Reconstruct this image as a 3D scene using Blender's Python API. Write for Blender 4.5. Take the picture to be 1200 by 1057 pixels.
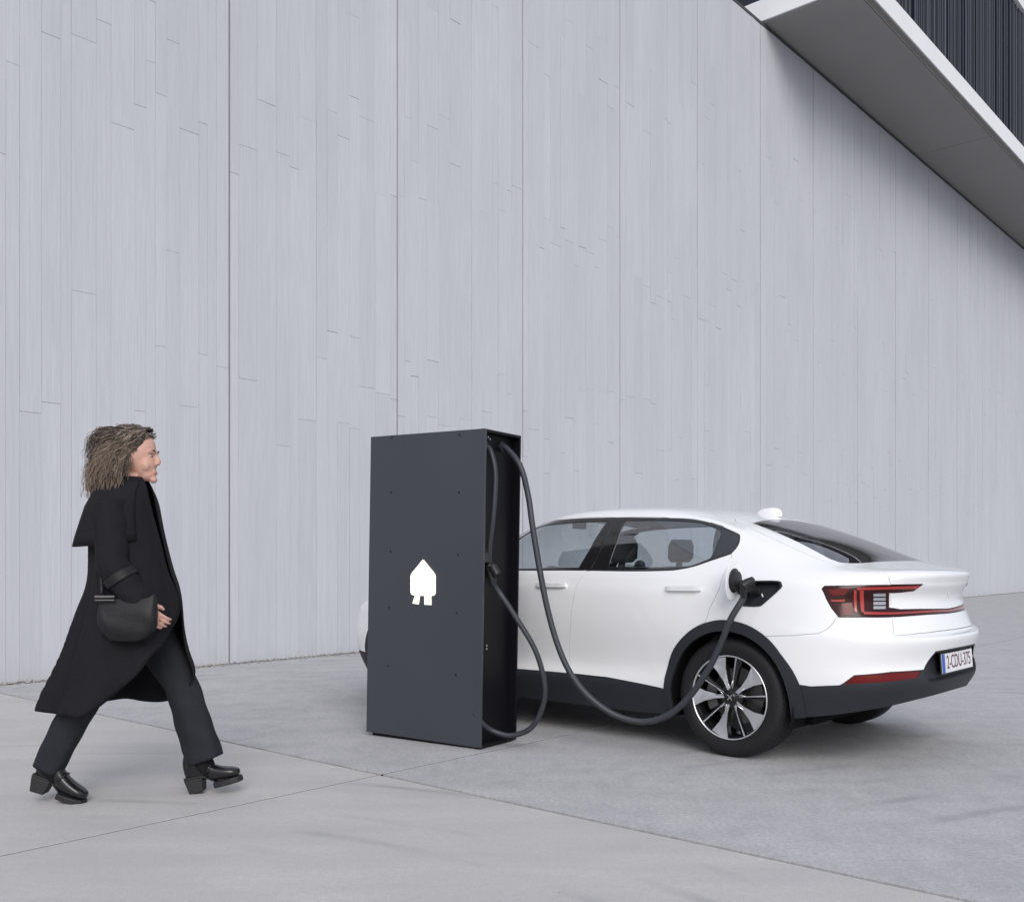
import bpy, bmesh, math, random
import numpy as np
from mathutils import Vector, Matrix
from mathutils.geometry import delaunay_2d_cdt
R = math.radians
random.seed(7)
for o in list(bpy.data.objects): bpy.data.objects.remove(o)
scene = bpy.context.scene
col = scene.collection

# ------------------------------------------------------------------ camera
F, HOR, H, CX = 1165.26, 655.67, 1.1506, 600.0       # focal length and horizon in photo pixels, eye height in m
cam = bpy.data.cameras.new('camera'); camo = bpy.data.objects.new('camera', cam); col.objects.link(camo)
camo.location = (0, 0, H); camo.rotation_euler = (R(90), 0, 0)
cam.sensor_width = 36; cam.lens = F/1200*36; cam.sensor_fit = 'HORIZONTAL'
cam.shift_y = (HOR-528.5)/1200; cam.clip_start = .05; cam.clip_end = 2000
scene.camera = camo
# ------------------------------------------------------------------ sky and light (overcast)
SUN_EL, SUN_AZ = 33, 172          # azimuth clockwise from +Y
w = bpy.data.worlds.new('World'); scene.world = w; w.use_nodes = True
nt = w.node_tree; nt.nodes.clear()
sky = nt.nodes.new('ShaderNodeTexSky'); sky.sky_type = 'NISHITA'; sky.sun_disc = False
sky.sun_elevation = R(SUN_EL); sky.sun_rotation = R(SUN_AZ); sky.air_density = 1.0; sky.dust_density = 4.0; sky.ozone_density = 1.0
hs = nt.nodes.new('ShaderNodeHueSaturation'); hs.inputs['Saturation'].default_value = .7
bgn = nt.nodes.new('ShaderNodeBackground'); bgn.inputs[1].default_value = .12
wo = nt.nodes.new('ShaderNodeOutputWorld')
cl = nt.nodes.new('ShaderNodeMix'); cl.data_type = 'RGBA'; cl.inputs['Factor'].default_value = .62     # even cloud layer over the clear sky
cl.inputs['B'].default_value = (5.8, 6.22, 7.15, 1)
nt.links.new(sky.outputs[0], hs.inputs['Color']); nt.links.new(hs.outputs[0], cl.inputs['A']); nt.links.new(cl.outputs['Result'], bgn.inputs[0]); nt.links.new(bgn.outputs[0], wo.inputs[0])
sl = bpy.data.lights.new('sun', 'SUN'); sl.energy = 1.5; sl.angle = R(35); sl.color = (1, .99, .98)
so = bpy.data.objects.new('sun', sl); col.objects.link(so)
sd = Vector((math.sin(R(SUN_AZ))*math.cos(R(SUN_EL)), math.cos(R(SUN_AZ))*math.cos(R(SUN_EL)), math.sin(R(SUN_EL))))
so.rotation_euler = sd.to_track_quat('Z', 'Y').to_euler(); so.location = (0, -5, 30)
scene.render.engine = 'CYCLES'
scene.view_settings.view_transform = 'Standard'; scene.view_settings.look = 'None'
scene.view_settings.exposure = 0.15; scene.view_settings.gamma = 1.0
scene.render.resolution_x = 1024; scene.render.resolution_y = 901

# ------------------------------------------------------------------ materials
def mat(name, base, rough=.5, metal=0, spec=.5, coat=0, emis=None, noise=None, bump=None, tint2=None, rnd=0, alpha=None):
    """noise=(scale xyz, detail, amount) varies the colour between base and tint2; bump=(scale xyz, strength)"""
    m = bpy.data.materials.new(name); m.use_nodes = True
    n = m.node_tree.nodes; L = m.node_tree.links; b = n['Principled BSDF']
    b.inputs['Base Color'].default_value = (*base, 1); b.inputs['Roughness'].default_value = rough
    b.inputs['Metallic'].default_value = metal; b.inputs['Specular IOR Level'].default_value = spec
    if coat: b.inputs['Coat Weight'].default_value = coat; b.inputs['Coat Roughness'].default_value = .03
    if emis: b.inputs['Emission Color'].default_value = (*emis[0], 1); b.inputs['Emission Strength'].default_value = emis[1]
    geo = n.new('ShaderNodeNewGeometry')
    def nz(scale, detail, rough=.55):
        mp = n.new('ShaderNodeMapping'); mp.inputs['Scale'].default_value = scale
        L.new(geo.outputs['Position'], mp.inputs[0])
        t = n.new('ShaderNodeTexNoise'); t.inputs['Scale'].default_value = 1; t.inputs['Detail'].default_value = detail; t.inputs['Roughness'].default_value = rough
        L.new(mp.outputs[0], t.inputs['Vector']); return t
    m['_nz'] = 0
    col_out = None
    if noise:
        for k, (scale, detail, amt, t2) in enumerate(noise):
            t = nz(scale, detail)
            rp = n.new('ShaderNodeMapRange'); rp.inputs['From Min'].default_value = .35; rp.inputs['From Max'].default_value = .65
            rp.inputs['To Max'].default_value = amt; L.new(t.outputs[0], rp.inputs[0])
            mx = n.new('ShaderNodeMix'); mx.data_type = 'RGBA'
            if col_out is None: mx.inputs['A'].default_value = (*base, 1)
            else: L.new(col_out, mx.inputs['A'])
            mx.inputs['B'].default_value = (*t2, 1); L.new(rp.outputs[0], mx.inputs['Factor']); col_out = mx.outputs['Result']
    if rnd:
        oi = n.new('ShaderNodeObjectInfo'); rp = n.new('ShaderNodeMapRange')
        rp.inputs['To Min'].default_value = 1-rnd; rp.inputs['To Max'].default_value = 1+rnd; L.new(oi.outputs['Random'], rp.inputs[0])
        hv = n.new('ShaderNodeHueSaturation'); L.new(rp.outputs[0], hv.inputs['Value'])
        if col_out is None: hv.inputs['Color'].default_value = (*base, 1)
        else: L.new(col_out, hv.inputs['Color'])
        col_out = hv.outputs[0]
    if col_out is not None: L.new(col_out, b.inputs['Base Color'])
    if bump:
        prev = None
        for scale, st in bump:
            t = nz(scale, 4); bp = n.new('ShaderNodeBump'); bp.inputs['Strength'].default_value = st; bp.inputs['Distance'].default_value = .01
            L.new(t.outputs[0], bp.inputs['Height'])
            if prev: L.new(prev.outputs[0], bp.inputs['Normal'])
            prev = bp
        L.new(prev.outputs[0], b.inputs['Normal'])
    return m
def glass(name, tint, refl=1.5):
    m = bpy.data.materials.new(name); m.use_nodes = True
    n = m.node_tree.nodes; L = m.node_tree.links; n.remove(n['Principled BSDF']); out = n['Material Output']
    tr = n.new('ShaderNodeBsdfTransparent'); tr.inputs[0].default_value = (*tint, 1)
    gl = n.new('ShaderNodeBsdfGlossy'); gl.inputs['Roughness'].default_value = .01
    lw = n.new('ShaderNodeLayerWeight'); lw.inputs['Blend'].default_value = .5          # Schlick reflection, the same from both sides of the pane
    pw = n.new('ShaderNodeMath'); pw.operation = 'POWER'; pw.inputs[1].default_value = 4; L.new(lw.outputs['Facing'], pw.inputs[0])
    fr = n.new('ShaderNodeMapRange'); fr.inputs['To Min'].default_value = refl; fr.inputs['To Max'].default_value = 1; L.new(pw.outputs[0], fr.inputs[0])
    mx = n.new('ShaderNodeMixShader'); L.new(fr.outputs[0], mx.inputs[0]); L.new(tr.outputs[0], mx.inputs[1]); L.new(gl.outputs[0], mx.inputs[2])
    L.new(mx.outputs[0], out.inputs[0]); return m
M = {}
CB, CD = (.535, .545, .583), (.498, .508, .547)
M['board'] = mat('board_formed_concrete', CB, .85, spec=.25, noise=[((9, 9, .25), 3, .5, CD), ((1.1, 1.1, .35), 4, .6, (.468, .478, .52)), ((60, 60, 2.0), 2, .4, (.43, .44, .475))],
                 bump=[((45, 45, .8), .25), ((14, 14, 60), .08)], rnd=.025)
M['wall_core'] = mat('wall_concrete', (.42, .425, .44), .9, spec=.2, noise=[((3, 3, 1), 4, .5, (.27, .27, .28))])
M['rust'] = mat('rusty_joint', (.25, .195, .16), .9, spec=.1, noise=[((4, 4, 1.2), 3, .8, (.24, .21, .19))])
M['slab'] = mat('smooth_paving_concrete', (.565, .545, .53), .72, spec=.3,
                noise=[((.35, .35, 1), 5, .5, (.49, .478, .477)), ((2.2, 5.5, 1), 6, .5, (.60, .585, .58)), ((35, 35, 1), 3, .4, (.43, .42, .42)), ((.9, 3.2, 1), 8, .6, (.42, .412, .413)), ((140, 140, 1), 2, .4, (.36, .355, .35))],
                bump=[((60, 60, 1), .10), ((6, 9, 1), .06)], rnd=.02)
M['slab_rough'] = mat('rough_paving_concrete', (.50, .493, .503), .75, spec=.3,
                noise=[((.5, .5, 1), 6, .7, (.43, .427, .442)), ((3.2, 3.2, 1), 8, .75, (.59, .582, .585)), ((1.3, 4.0, 1), 9, .65, (.37, .367, .383)), ((9, 5, 1), 8, .55, (.59, .582, .585)), ((45, 45, 1), 4, .5, (.30, .30, .31)), ((150, 150, 1), 2, .4, (.25, .25, .255))],
                bump=[((60, 60, 1), .2), ((6, 9, 1), .15)])
def tyre_marks(m, centre, scale, amt):
    n = m.node_tree.nodes; L = m.node_tree.links; p = n['Principled BSDF']; src = p.inputs['Base Color'].links[0].from_socket
    geo = n.new('ShaderNodeNewGeometry'); mp = n.new('ShaderNodeMapping'); mp.inputs['Location'].default_value = (-centre[0], -centre[1], 0); L.new(geo.outputs['Position'], mp.inputs[0])
    wv = n.new('ShaderNodeTexWave'); wv.wave_type = 'RINGS'; wv.rings_direction = 'Z'; wv.inputs['Scale'].default_value = scale; wv.inputs['Distortion'].default_value = 1.5; wv.inputs['Detail'].default_value = 3; wv.inputs['Detail Scale'].default_value = .4; L.new(mp.outputs[0], wv.inputs[0])
    a = n.new('ShaderNodeMapRange'); a.inputs['From Min'].default_value = .80; a.inputs['From Max'].default_value = 1.0; L.new(wv.outputs['Fac'], a.inputs[0])
    t = n.new('ShaderNodeTexNoise'); t.inputs['Scale'].default_value = .8; t.inputs['Detail'].default_value = 4; L.new(mp.outputs[0], t.inputs['Vector'])
    c = n.new('ShaderNodeMapRange'); c.inputs['From Min'].default_value = .52; c.inputs['From Max'].default_value = .68; c.inputs['To Max'].default_value = amt; L.new(t.outputs[0], c.inputs[0])
    mu = n.new('ShaderNodeMath'); mu.operation = 'MULTIPLY'; L.new(a.outputs[0], mu.inputs[0]); L.new(c.outputs[0], mu.inputs[1])
    mx = n.new('ShaderNodeMix'); mx.data_type = 'RGBA'; L.new(mu.outputs[0], mx.inputs['Factor']); L.new(src, mx.inputs['A']); mx.inputs['B'].default_value = (.2, .2, .205, 1); L.new(mx.outputs['Result'], p.inputs['Base Color'])
tyre_marks(M['slab'], (-2.2, 1.2), 1.1, .5); tyre_marks(M['slab_rough'], (3.5, 1.5), .9, .5)
M['ground'] = mat('dark_joint', (.03, .03, .03), .95, spec=.1)
M['jointgrey'] = mat('joint_grey', (.035, .035, .035), .9, spec=.1)
M['gravel'] = mat('gravel', (.40, .385, .37), .9, spec=.2, noise=[((30, 30, 30), 2, 1, (.22, .21, .20))])
M['paint'] = mat('white_car_paint', (.80, .805, .82), .28, spec=.5, coat=1)
M['trim'] = mat('gloss_black_trim', (.012, .012, .014), .12, spec=.5, coat=.6)
M['cap'] = mat('dark_grey_cap', (.035, .036, .042), .25, spec=.5)
M['plastic'] = mat('charcoal_plastic', (.019, .021, .027), .55, spec=.4, bump=[((400, 400, 400), .05)])
M['rubber'] = mat('tyre_rubber', (.013, .013, .015), .6, spec=.3)
M['liner'] = mat('black_liner', (.008, .008, .009), .9, spec=.1)
M['alloy'] = mat('machined_alloy', (.80, .80, .82), .38, metal=1)
M['rimblack'] = mat('gloss_black_rim', (.010, .010, .011), .18, spec=.5)
M['disc'] = mat('brake_disc', (.18, .175, .17), .4, metal=.8)
M['glass'] = glass('side_glass', (.80, .86, .88), .27)
M['rglass'] = glass('rear_glass', (.15, .16, .17), .27)
M['lens'] = mat('red_lens', (.12, .005, .005), .12, spec=.3)
M['lensdark'] = mat('dark_lens', (.03, .004, .005), .12, spec=.3)
M['redbar'] = mat('red_light_bar', (.34, .022, .016), .22, spec=.5, coat=.5)
M['revlamp'] = mat('reverse_lamp', (.45, .47, .5), .15, metal=.6)
M['seat'] = mat('seat_fabric', (.15, .155, .165), .8)
M['plate'] = mat('plate_white', (.72, .72, .74), .4)
M['platefrm'] = mat('plate_frame', (.02, .02, .022), .5)
M['plateblue'] = mat('plate_blue', (.03, .09, .42), .4)
M['platered'] = mat('plate_lettering', (.09, .02, .03), .5)
M['emblem'] = mat('car_emblem', (.62, .63, .65), .25, spec=.5)
M['cabinet'] = mat('anthracite_powder_coat', (.041, .046, .058), .42, spec=.45, noise=[((1.2, 1.2, 1.2), 3, .35, (.050, .055, .068))], bump=[((500, 500, 500), .03)])
M['cabinner'] = mat('cabinet_black', (.005, .0045, .007), .5, spec=.2)
M['cable'] = mat('cable_jacket', (.030, .033, .042), .45, spec=.45)
M['plug'] = mat('plug_plastic', (.016, .016, .019), .45, spec=.4)
M['sign'] = mat('lit_sign', (.9, .85, .78), .4, emis=((1.0, .88, .72), .75))
M['screw'] = mat('screw', (.015, .015, .018), .4, metal=.5)
M['tag'] = mat('white_tag', (.75, .75, .75), .5)
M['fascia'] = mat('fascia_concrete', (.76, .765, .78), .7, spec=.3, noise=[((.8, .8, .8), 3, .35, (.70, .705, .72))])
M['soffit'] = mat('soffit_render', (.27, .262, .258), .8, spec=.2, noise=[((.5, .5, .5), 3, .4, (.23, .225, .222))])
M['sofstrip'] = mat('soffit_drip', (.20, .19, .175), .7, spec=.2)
M['clad'] = mat('navy_cladding', (.010, .013, .026), .45, spec=.4)
M['fin'] = mat('navy_fin', (.05, .054, .07), .45, spec=.4)
M['coping'] = mat('coping', (.06, .06, .065), .6)
M['coat'] = mat('black_wool', (.011, .0105, .0135), .85, spec=.2, bump=[((300, 300, 300), .15), ((16, 16, 6), .9)])
M['trouser'] = mat('dark_denim', (.019, .020, .025), .8, spec=.2, bump=[((250, 250, 90), .2), ((18, 18, 12), .8)])
M['leather'] = mat('black_leather', (.010, .010, .012), .25, spec=.5)
M['bagleather'] = mat('bag_leather', (.008, .0075, .009), .55, spec=.35, bump=[((120, 120, 120), .15)])
M['sole'] = mat('shoe_sole', (.012, .012, .013), .6)
M['skin'] = mat('skin', (.56, .33, .26), .5, spec=.35, noise=[((30, 30, 30), 3, .4, (.50, .27, .22))])
M['hair'] = mat('grey_brown_hair', (.14, .10, .078), .55, spec=.35, noise=[((22, 22, 10), 3, .9, (.29, .225, .175))])
M['hairdk'] = mat('dark_hair', (.055, .044, .040), .55, spec=.4)
M['metal'] = mat('silver_metal', (.55, .55, .57), .3, metal=1)
M['eyewhite'] = mat('eye_white', (.5, .47, .45), .3)
M['iris'] = mat('iris', (.05, .035, .03), .2)
M['lip'] = mat('lip', (.42, .17, .15), .45)

# ------------------------------------------------------------------ helpers
def link(o, parent=None):
    col.objects.link(o)
    if parent is not None: o.parent = parent
    return o
def props(o, label=None, cat=None, group=None, kind=None):
    if label: o['label'] = label
    if cat: o['category'] = cat
    if group: o['group'] = group
    if kind: o['kind'] = kind
    return o
def empty(name, loc=(0, 0, 0), rz=0, label=None, cat=None, group=None, parent=None):
    o = bpy.data.objects.new(name, None); link(o, parent); o.location = loc; o.rotation_euler = (0, 0, rz)
    o.empty_display_size = .1
    return props(o, label, cat, group)
def mesh_obj(name, verts, faces, m, parent=None, smooth=False, fm=None):
    me = bpy.data.meshes.new(name); me.from_pydata([tuple(map(float, v)) for v in verts], [], faces)
    for x in (m if isinstance(m, (list, tuple)) else [m]): me.materials.append(x)
    if fm is not None: me.polygons.foreach_set('material_index', fm)
    if smooth: me.polygons.foreach_set('use_smooth', [True]*len(me.polygons))
    me.update()
    return link(bpy.data.objects.new(name, me), parent)
class MB:
    def __init__(s): s.v = []; s.f = []; s.m = []
    def add(s, v, f, mi=0):
        b = len(s.v); s.v += [tuple(p) for p in v]; s.f += [tuple(b+i for i in q) for q in f]; s.m += [mi]*len(f); return s
    def box(s, a, b, mi=0):
        (x0, y0, z0), (x1, y1, z1) = a, b
        return s.add([(x0, y0, z0), (x1, y0, z0), (x1, y1, z0), (x0, y1, z0), (x0, y0, z1), (x1, y0, z1), (x1, y1, z1), (x0, y1, z1)],
                     [(0, 3, 2, 1), (4, 5, 6, 7), (0, 1, 5, 4), (1, 2, 6, 5), (2, 3, 7, 6), (3, 0, 4, 7)], mi)
    def prism(s, poly, d, mi=0):
        """poly: 3-D points (front), d: depth vector; caps as ngons"""
        n = len(poly); v = [Vector(p) for p in poly]; v2 = [p+Vector(d) for p in v]
        return s.add(v+v2, [tuple(range(n)), tuple(range(2*n-1, n-1, -1))]+[(i, i+n, (i+1) % n+n, (i+1) % n) for i in range(n)], mi)
    def loft(s, rings, closed=True, caps=True, mi=0):
        n = len(rings[0]); v = [p for r in rings for p in r]; f = []
        for i in range(len(rings)-1):
            for j in range(n if closed else n-1):
                k = (j+1) % n; f.append((i*n+j, i*n+k, (i+1)*n+k, (i+1)*n+j))
        if caps and closed: f += [tuple(range(n-1, -1, -1)), tuple(range((len(rings)-1)*n, len(rings)*n))]
        return s.add(v, f, mi)
    def lathe(s, prof, n=48, axis='y', c=(0, 0, 0), mi=0, closed=False):
        """prof: (radius, axial)"""
        rings = []
        for r, a in prof:
            ring = []
            for k in range(n):
                t = 2*math.pi*k/n; p, q = r*math.cos(t), r*math.sin(t)
                ring.append({'y': (c[0]+p, c[1]+a, c[2]+q), 'z': (c[0]+p, c[1]+q, c[2]+a), 'x': (c[0]+a, c[1]+p, c[2]+q)}[axis])
            rings.append(ring)
        if closed: rings.append(rings[0])
        return s.loft(rings, caps=False, mi=mi)
    def tube(s, pts, rad, n=10, mi=0, caps=True):
        pts = [Vector(p) for p in pts]; rings = []; up = Vector((0, 0, 1)); prev = None
        for i, p in enumerate(pts):
            t = (pts[min(i+1, len(pts)-1)]-pts[max(i-1, 0)]).normalized()
            if prev is None: a = t.cross(up if abs(t.z) < .95 else Vector((1, 0, 0))).normalized()
            else: a = (prev-t*prev.dot(t)).normalized()
            prev = a; b = t.cross(a); r = rad[i] if isinstance(rad, (list, tuple)) else rad
            rings.append([p+(a*math.cos(2*math.pi*k/n)+b*math.sin(2*math.pi*k/n))*r for k in range(n)])
        return s.loft(rings, caps=caps, mi=mi)
    def ell(s, c, r, nu=16, nv=10, rot=None, mi=0):
        rings = []
        for j in range(1, nv):
            ph = math.pi*j/nv; ring = []
            for k in range(nu):
                t = 2*math.pi*k/nu; v = Vector((r[0]*math.sin(ph)*math.cos(t), r[1]*math.sin(ph)*math.sin(t), -r[2]*math.cos(ph)))
                if rot: v = rot @ v
                ring.append(v+Vector(c))
            rings.append(ring)
        return s.loft(rings, mi=mi)
    def build(s, name, m, parent=None, smooth=False, bevel=0, sharp=None):
        o = mesh_obj(name, s.v, s.f, m, parent, smooth, s.m)
        if bevel:
            b = o.modifiers.new('bevel', 'BEVEL'); b.width = bevel; b.segments = 2; b.limit_method = 'ANGLE'; b.angle_limit = R(40)
        if smooth and sharp: o.data.set_sharp_from_angle(angle=R(sharp))
        return o
def cr(pts, n=8, closed=False):
    """Catmull-Rom through points"""
    P = [Vector(p) for p in pts]; N = len(P); out = []
    seg = N if closed else N-1
    for i in range(seg):
        p1, p2 = P[i], P[(i+1) % N]
        p0 = P[i-1] if (closed or i > 0) else p1*2-p2
        p3 = P[(i+2) % N] if (closed or i < N-2) else p2*2-p1
        for k in range(n):
            t = k/n; out.append(.5*((2*p1)+(p2-p0)*t+(2*p0-5*p1+4*p2-p3)*t*t+(3*p1-p0-3*p2+p3)*t**3))
    if not closed: out.append(P[-1].copy())
    return out
def at_depth(u, v, Y): return Vector(((u-CX)/F*Y, Y, H+(HOR-v)/F*Y))   # photo direction at a chosen distance

# ------------------------------------------------------------------ ground
WP = np.array([-3.15, 11.05]); WA = .7202; WD = np.array([math.sin(WA), math.cos(WA)]); WN = np.array([math.cos(WA), -math.sin(WA)])
def wallpt(t, n, z): p = WP+WD*t+WN*n; return (p[0], p[1], z)
WROT = math.atan2(WD[1], WD[0])                        # local x along the wall, local -y towards the open side
gm = MB(); gm.add([(-400, -400, -.1), (600, -400, -.1), (600, 600, -.1), (-400, 600, -.1)], [(0, 1, 2, 3)])
ground = props(gm.build('ground', M['ground']), kind='structure')
pav = empty('pavement', wallpt(0, 0, 0), WROT); pav['kind'] = 'structure'
ts = [-82.69, -42.69, -2.69, 37.31, 77.31]; ns = [.16, 5.61, 17.61, 41.61]
for i in range(4):
    for j in range(3):
        g, g2 = .014, .009
        mb = MB(); mb.box((ts[i]+g, -ns[j+1]+g2, -.14), (ts[i+1]-g, -ns[j]-g2, 0))
        mb.build('concrete_slab', M['slab'] if i < 2 else M['slab_rough'], pav, bevel=.0015)
for k_, (a_, c_, mm) in enumerate((((ts[2]-.0138, -41.6, -.03), (ts[2]+.0138, -.17, -.012), 'ground'),)):
    mb = MB(); mb.box(a_, c_); mb.build('joint_seal', M[mm], pav)
mb = MB(); mb.box((-82, -ns[1]-.0089, -.04), (ts[2]-.013, -ns[1]+.0089, -.004)); mb.build('joint_seal', M['jointgrey'], pav)
mb = MB(); mb.box((ts[2]+.013, -ns[1]-.0089, -.04), (77, -ns[1]+.0089, -.004)); mb.build('joint_seal', M['jointgrey'], pav)
# gravel strip along the wall foot
gv = MB()
rg = random.Random(3)
gv.add([(-40, 0, -.006), (60, 0, -.006), (60, -.17, -.006), (-40, -.17, -.006)], [(3, 2, 1, 0)])
for k in range(4200):
    t = -4+rg.random()**1.6*36; n_ = -rg.random()**1.4*.24-.015; s = rg.uniform(.006, .021)*(1 if n_ > -.17 else .8)
    c = Vector((t, n_, -.004+s*.5)); a = rg.random()*6.28; v = []
    for dx, dy, dz in ((1, 0, 0), (-1, 0, 0), (0, 1, 0), (0, -1, 0), (0, 0, 1), (0, 0, -1)):
        v.append(c+Vector((dx*math.cos(a)-dy*math.sin(a), dx*math.sin(a)+dy*math.cos(a), dz*.7))*s*rg.uniform(.7, 1.25))
    gv.add(v, [(0, 2, 4), (2, 1, 4), (1, 3, 4), (3, 0, 4), (2, 0, 5), (1, 2, 5), (3, 1, 5), (0, 3, 5)])
go = gv.build('gravel', M['gravel']); go.location = wallpt(0, 0, 0); go.rotation_euler.z = WROT
props(go, 'strip of loose gravel along the foot of the concrete wall', 'gravel', kind='stuff')

gr = MB()
for k in range(260):
    x_, y_ = rg.uniform(-4, 9), rg.uniform(2.6, 12); s = rg.uniform(.002, .0055)
    if (x_-WP[0])*WN[0]+(y_-WP[1])*WN[1] < .3: continue
    c = Vector((x_, y_, s*.5)); v = [c+Vector((dx, dy, dz*.7))*s*rg.uniform(.6, 1.5) for dx, dy, dz in ((1, 0, 0), (-1, 0, 0), (0, 1, 0), (0, -1, 0), (0, 0, 1), (0, 0, -1))]
    gr.add(v, [(0, 2, 4), (2, 1, 4), (1, 3, 4), (3, 0, 4), (2, 0, 5), (1, 2, 5), (3, 1, 5), (0, 3, 5)])
props(gr.build('grit', M['wall_core']), 'loose grit scattered over the paving', 'grit', kind='stuff')
# ------------------------------------------------------------------ wall: board-formed concrete, 2.5 m bays
WH = 12.15
wall = empty('concrete_wall', wallpt(0, 0, 0), WROT, 'tall board-formed grey concrete wall with narrow vertical boards and joints', 'wall')
core = MB(); core.box((-40, .03, -.1), (62.5, .6, WH)); core.build('wall_core', M['wall_core'], wall)
cop = MB(); cop.box((-40, -.035, WH), (62.5, .62, WH+.05)); cop.build('coping', M['coping'], wall)
ucube = MB().box((0, 0, 0), (1, 1, 1)).build('tmp', M['board']).data
for o in [o for o in col.objects if o.name == 'tmp']: bpy.data.objects.remove(o)
far = MB(); rb = random.Random(11); nb = 0
pool = []
for p in range(-16, 25):
    t0, t1 = p*2.5+.012, p*2.5+2.488
    ws = []
    x = 0
    while x < 2.476:
        wdt = rb.choice([.11, .13, .16, .19, .21, .24, .26]); ws.append(wdt); x += wdt
    k = 2.476/sum(ws); x = t0
    for wdt in ws:
        wdt *= k
        zs = [0.0]; lev = 3.2
        while True:
            z = lev+rb.uniform(-.75, .75)
            if z > WH-.5: break
            if rb.random() < .72: zs.append(z)
            if rb.random() < .10: zs.append(min(WH-.3, z+rb.uniform(.5, 1.2)))
            lev += 3.0
        zs.append(WH); cb = rb.gauss(0, .0016)
        for a, b in zip(zs[:-1], zs[1:]):
            dep = .018+cb+max(-.008, min(.008, rb.gauss(0, .0019)))
            gp = rb.choice([.0003, .0005, .0011])
            pool.append((p, x+gp, x+wdt-gp, a+(.0 if a == 0 else .0018), b-.0012, dep))
        x += wdt
    jm = MB(); jm.box((p*2.5-.0118, .004, 0), (p*2.5+.0118, .0295, WH-.002))
    if -2 <= p <= 14: jm.build('joint_strip', M['rust'], wall)
for (p, x0, x1, z0, z1, dep) in pool:
    if -1 <= p <= 5 and nb < 300 and z0 < WH-2 or (p in (0, 1) and nb < 300):
        o = bpy.data.objects.new('board', ucube); link(o, wall); o.location = (x0, .03-.03-dep, z0); o.scale = (x1-x0, dep+.03-.0005, z1-z0); nb += 1
    else:
        far.box((x0, -dep, z0), (x1, .0295, z1))
fo = far.build('board_field', M['board'], wall); fo['kind'] = 'stuff'

# ------------------------------------------------------------------ cantilevered building over the wall
bld = empty('office_building', wallpt(12.6, 0, 0), WROT, 'building with white slab edge, grey soffit and navy ribbed cladding above the wall', 'building')
Z0, Z1, OV = WH+.09, WH+.55, 2.06
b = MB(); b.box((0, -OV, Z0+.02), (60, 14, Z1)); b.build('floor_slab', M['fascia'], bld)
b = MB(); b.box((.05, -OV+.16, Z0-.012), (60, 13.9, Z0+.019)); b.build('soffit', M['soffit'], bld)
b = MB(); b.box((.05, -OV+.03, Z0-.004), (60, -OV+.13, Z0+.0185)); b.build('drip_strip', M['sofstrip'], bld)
for k in range(1, 6):
    b = MB(); b.box((k*9.0, -OV+.17, Z0-.0165), (k*9.0+.012, 0, Z0-.0125)); b.build('soffit_joint', M['sofstrip'], bld)
b = MB(); b.box((.4, -OV+.14, Z1+.001), (60, 13, Z1+3.85)); b.build('cladding', M['clad'], bld)
b = MB(); b.box((0, -OV, Z1+3.86), (60, 14, Z1+4.4)); b.build('floor_slab', M['fascia'], bld)
rf = random.Random(5); x = .42; k = 0
finm = {}
while x < 34:
    wd = rf.choice([.03, .03, .04, .07]); dp = rf.choice([.05, .07, .09])
    if (wd, dp) not in finm:
        q = MB(); q.box((0, -dp, 0), (wd, .0005, 3.8)); oo = q.build('fin', M['fin'] if wd < .07 else M['clad']); finm[(wd, dp)] = oo.data; bpy.data.objects.remove(oo)
    o = bpy.data.objects.new('fin', finm[(wd, dp)]); link(o, bld); o.location = (x, -OV+.139, Z1+.02)
    x += wd+rf.choice([.06, .09, .13]); k += 1

# ------------------------------------------------------------------ car (x forward from the rear axle, y left, z up)
CXW, CYW, CA = 1.8633, 6.4531, .8406
FW = np.array([-math.sin(CA), math.cos(CA)]); LF = np.array([-FW[1], FW[0]])
car = empty('car', (CXW, CYW, 0), math.atan2(FW[1], FW[0]), 'white fastback car with red tail light bar plugged into the charging cabinet', 'car')
def c2w(P):
    P = np.asarray(P, float); q = np.array([CXW, CYW])+P[..., :1]*FW+P[..., 1:2]*LF
    return np.concatenate([q, P[..., 2:3]], -1)
def w2c(p): d = np.array([p[0]-CXW, p[1]-CYW]); return Vector((float(d@FW), float(d@LF), float(p[2])))
def px_plane(u, v, axis, c):
    """photo direction met with a car plane (axis 0 = x, 1 = y)"""
    o = np.array(w2c((0, 0, H))); d = np.array(w2c(((u-CX)/F, 1, H+(HOR-v)/F)))-o
    return Vector(o+d*((c-o[axis])/d[axis]))
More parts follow.
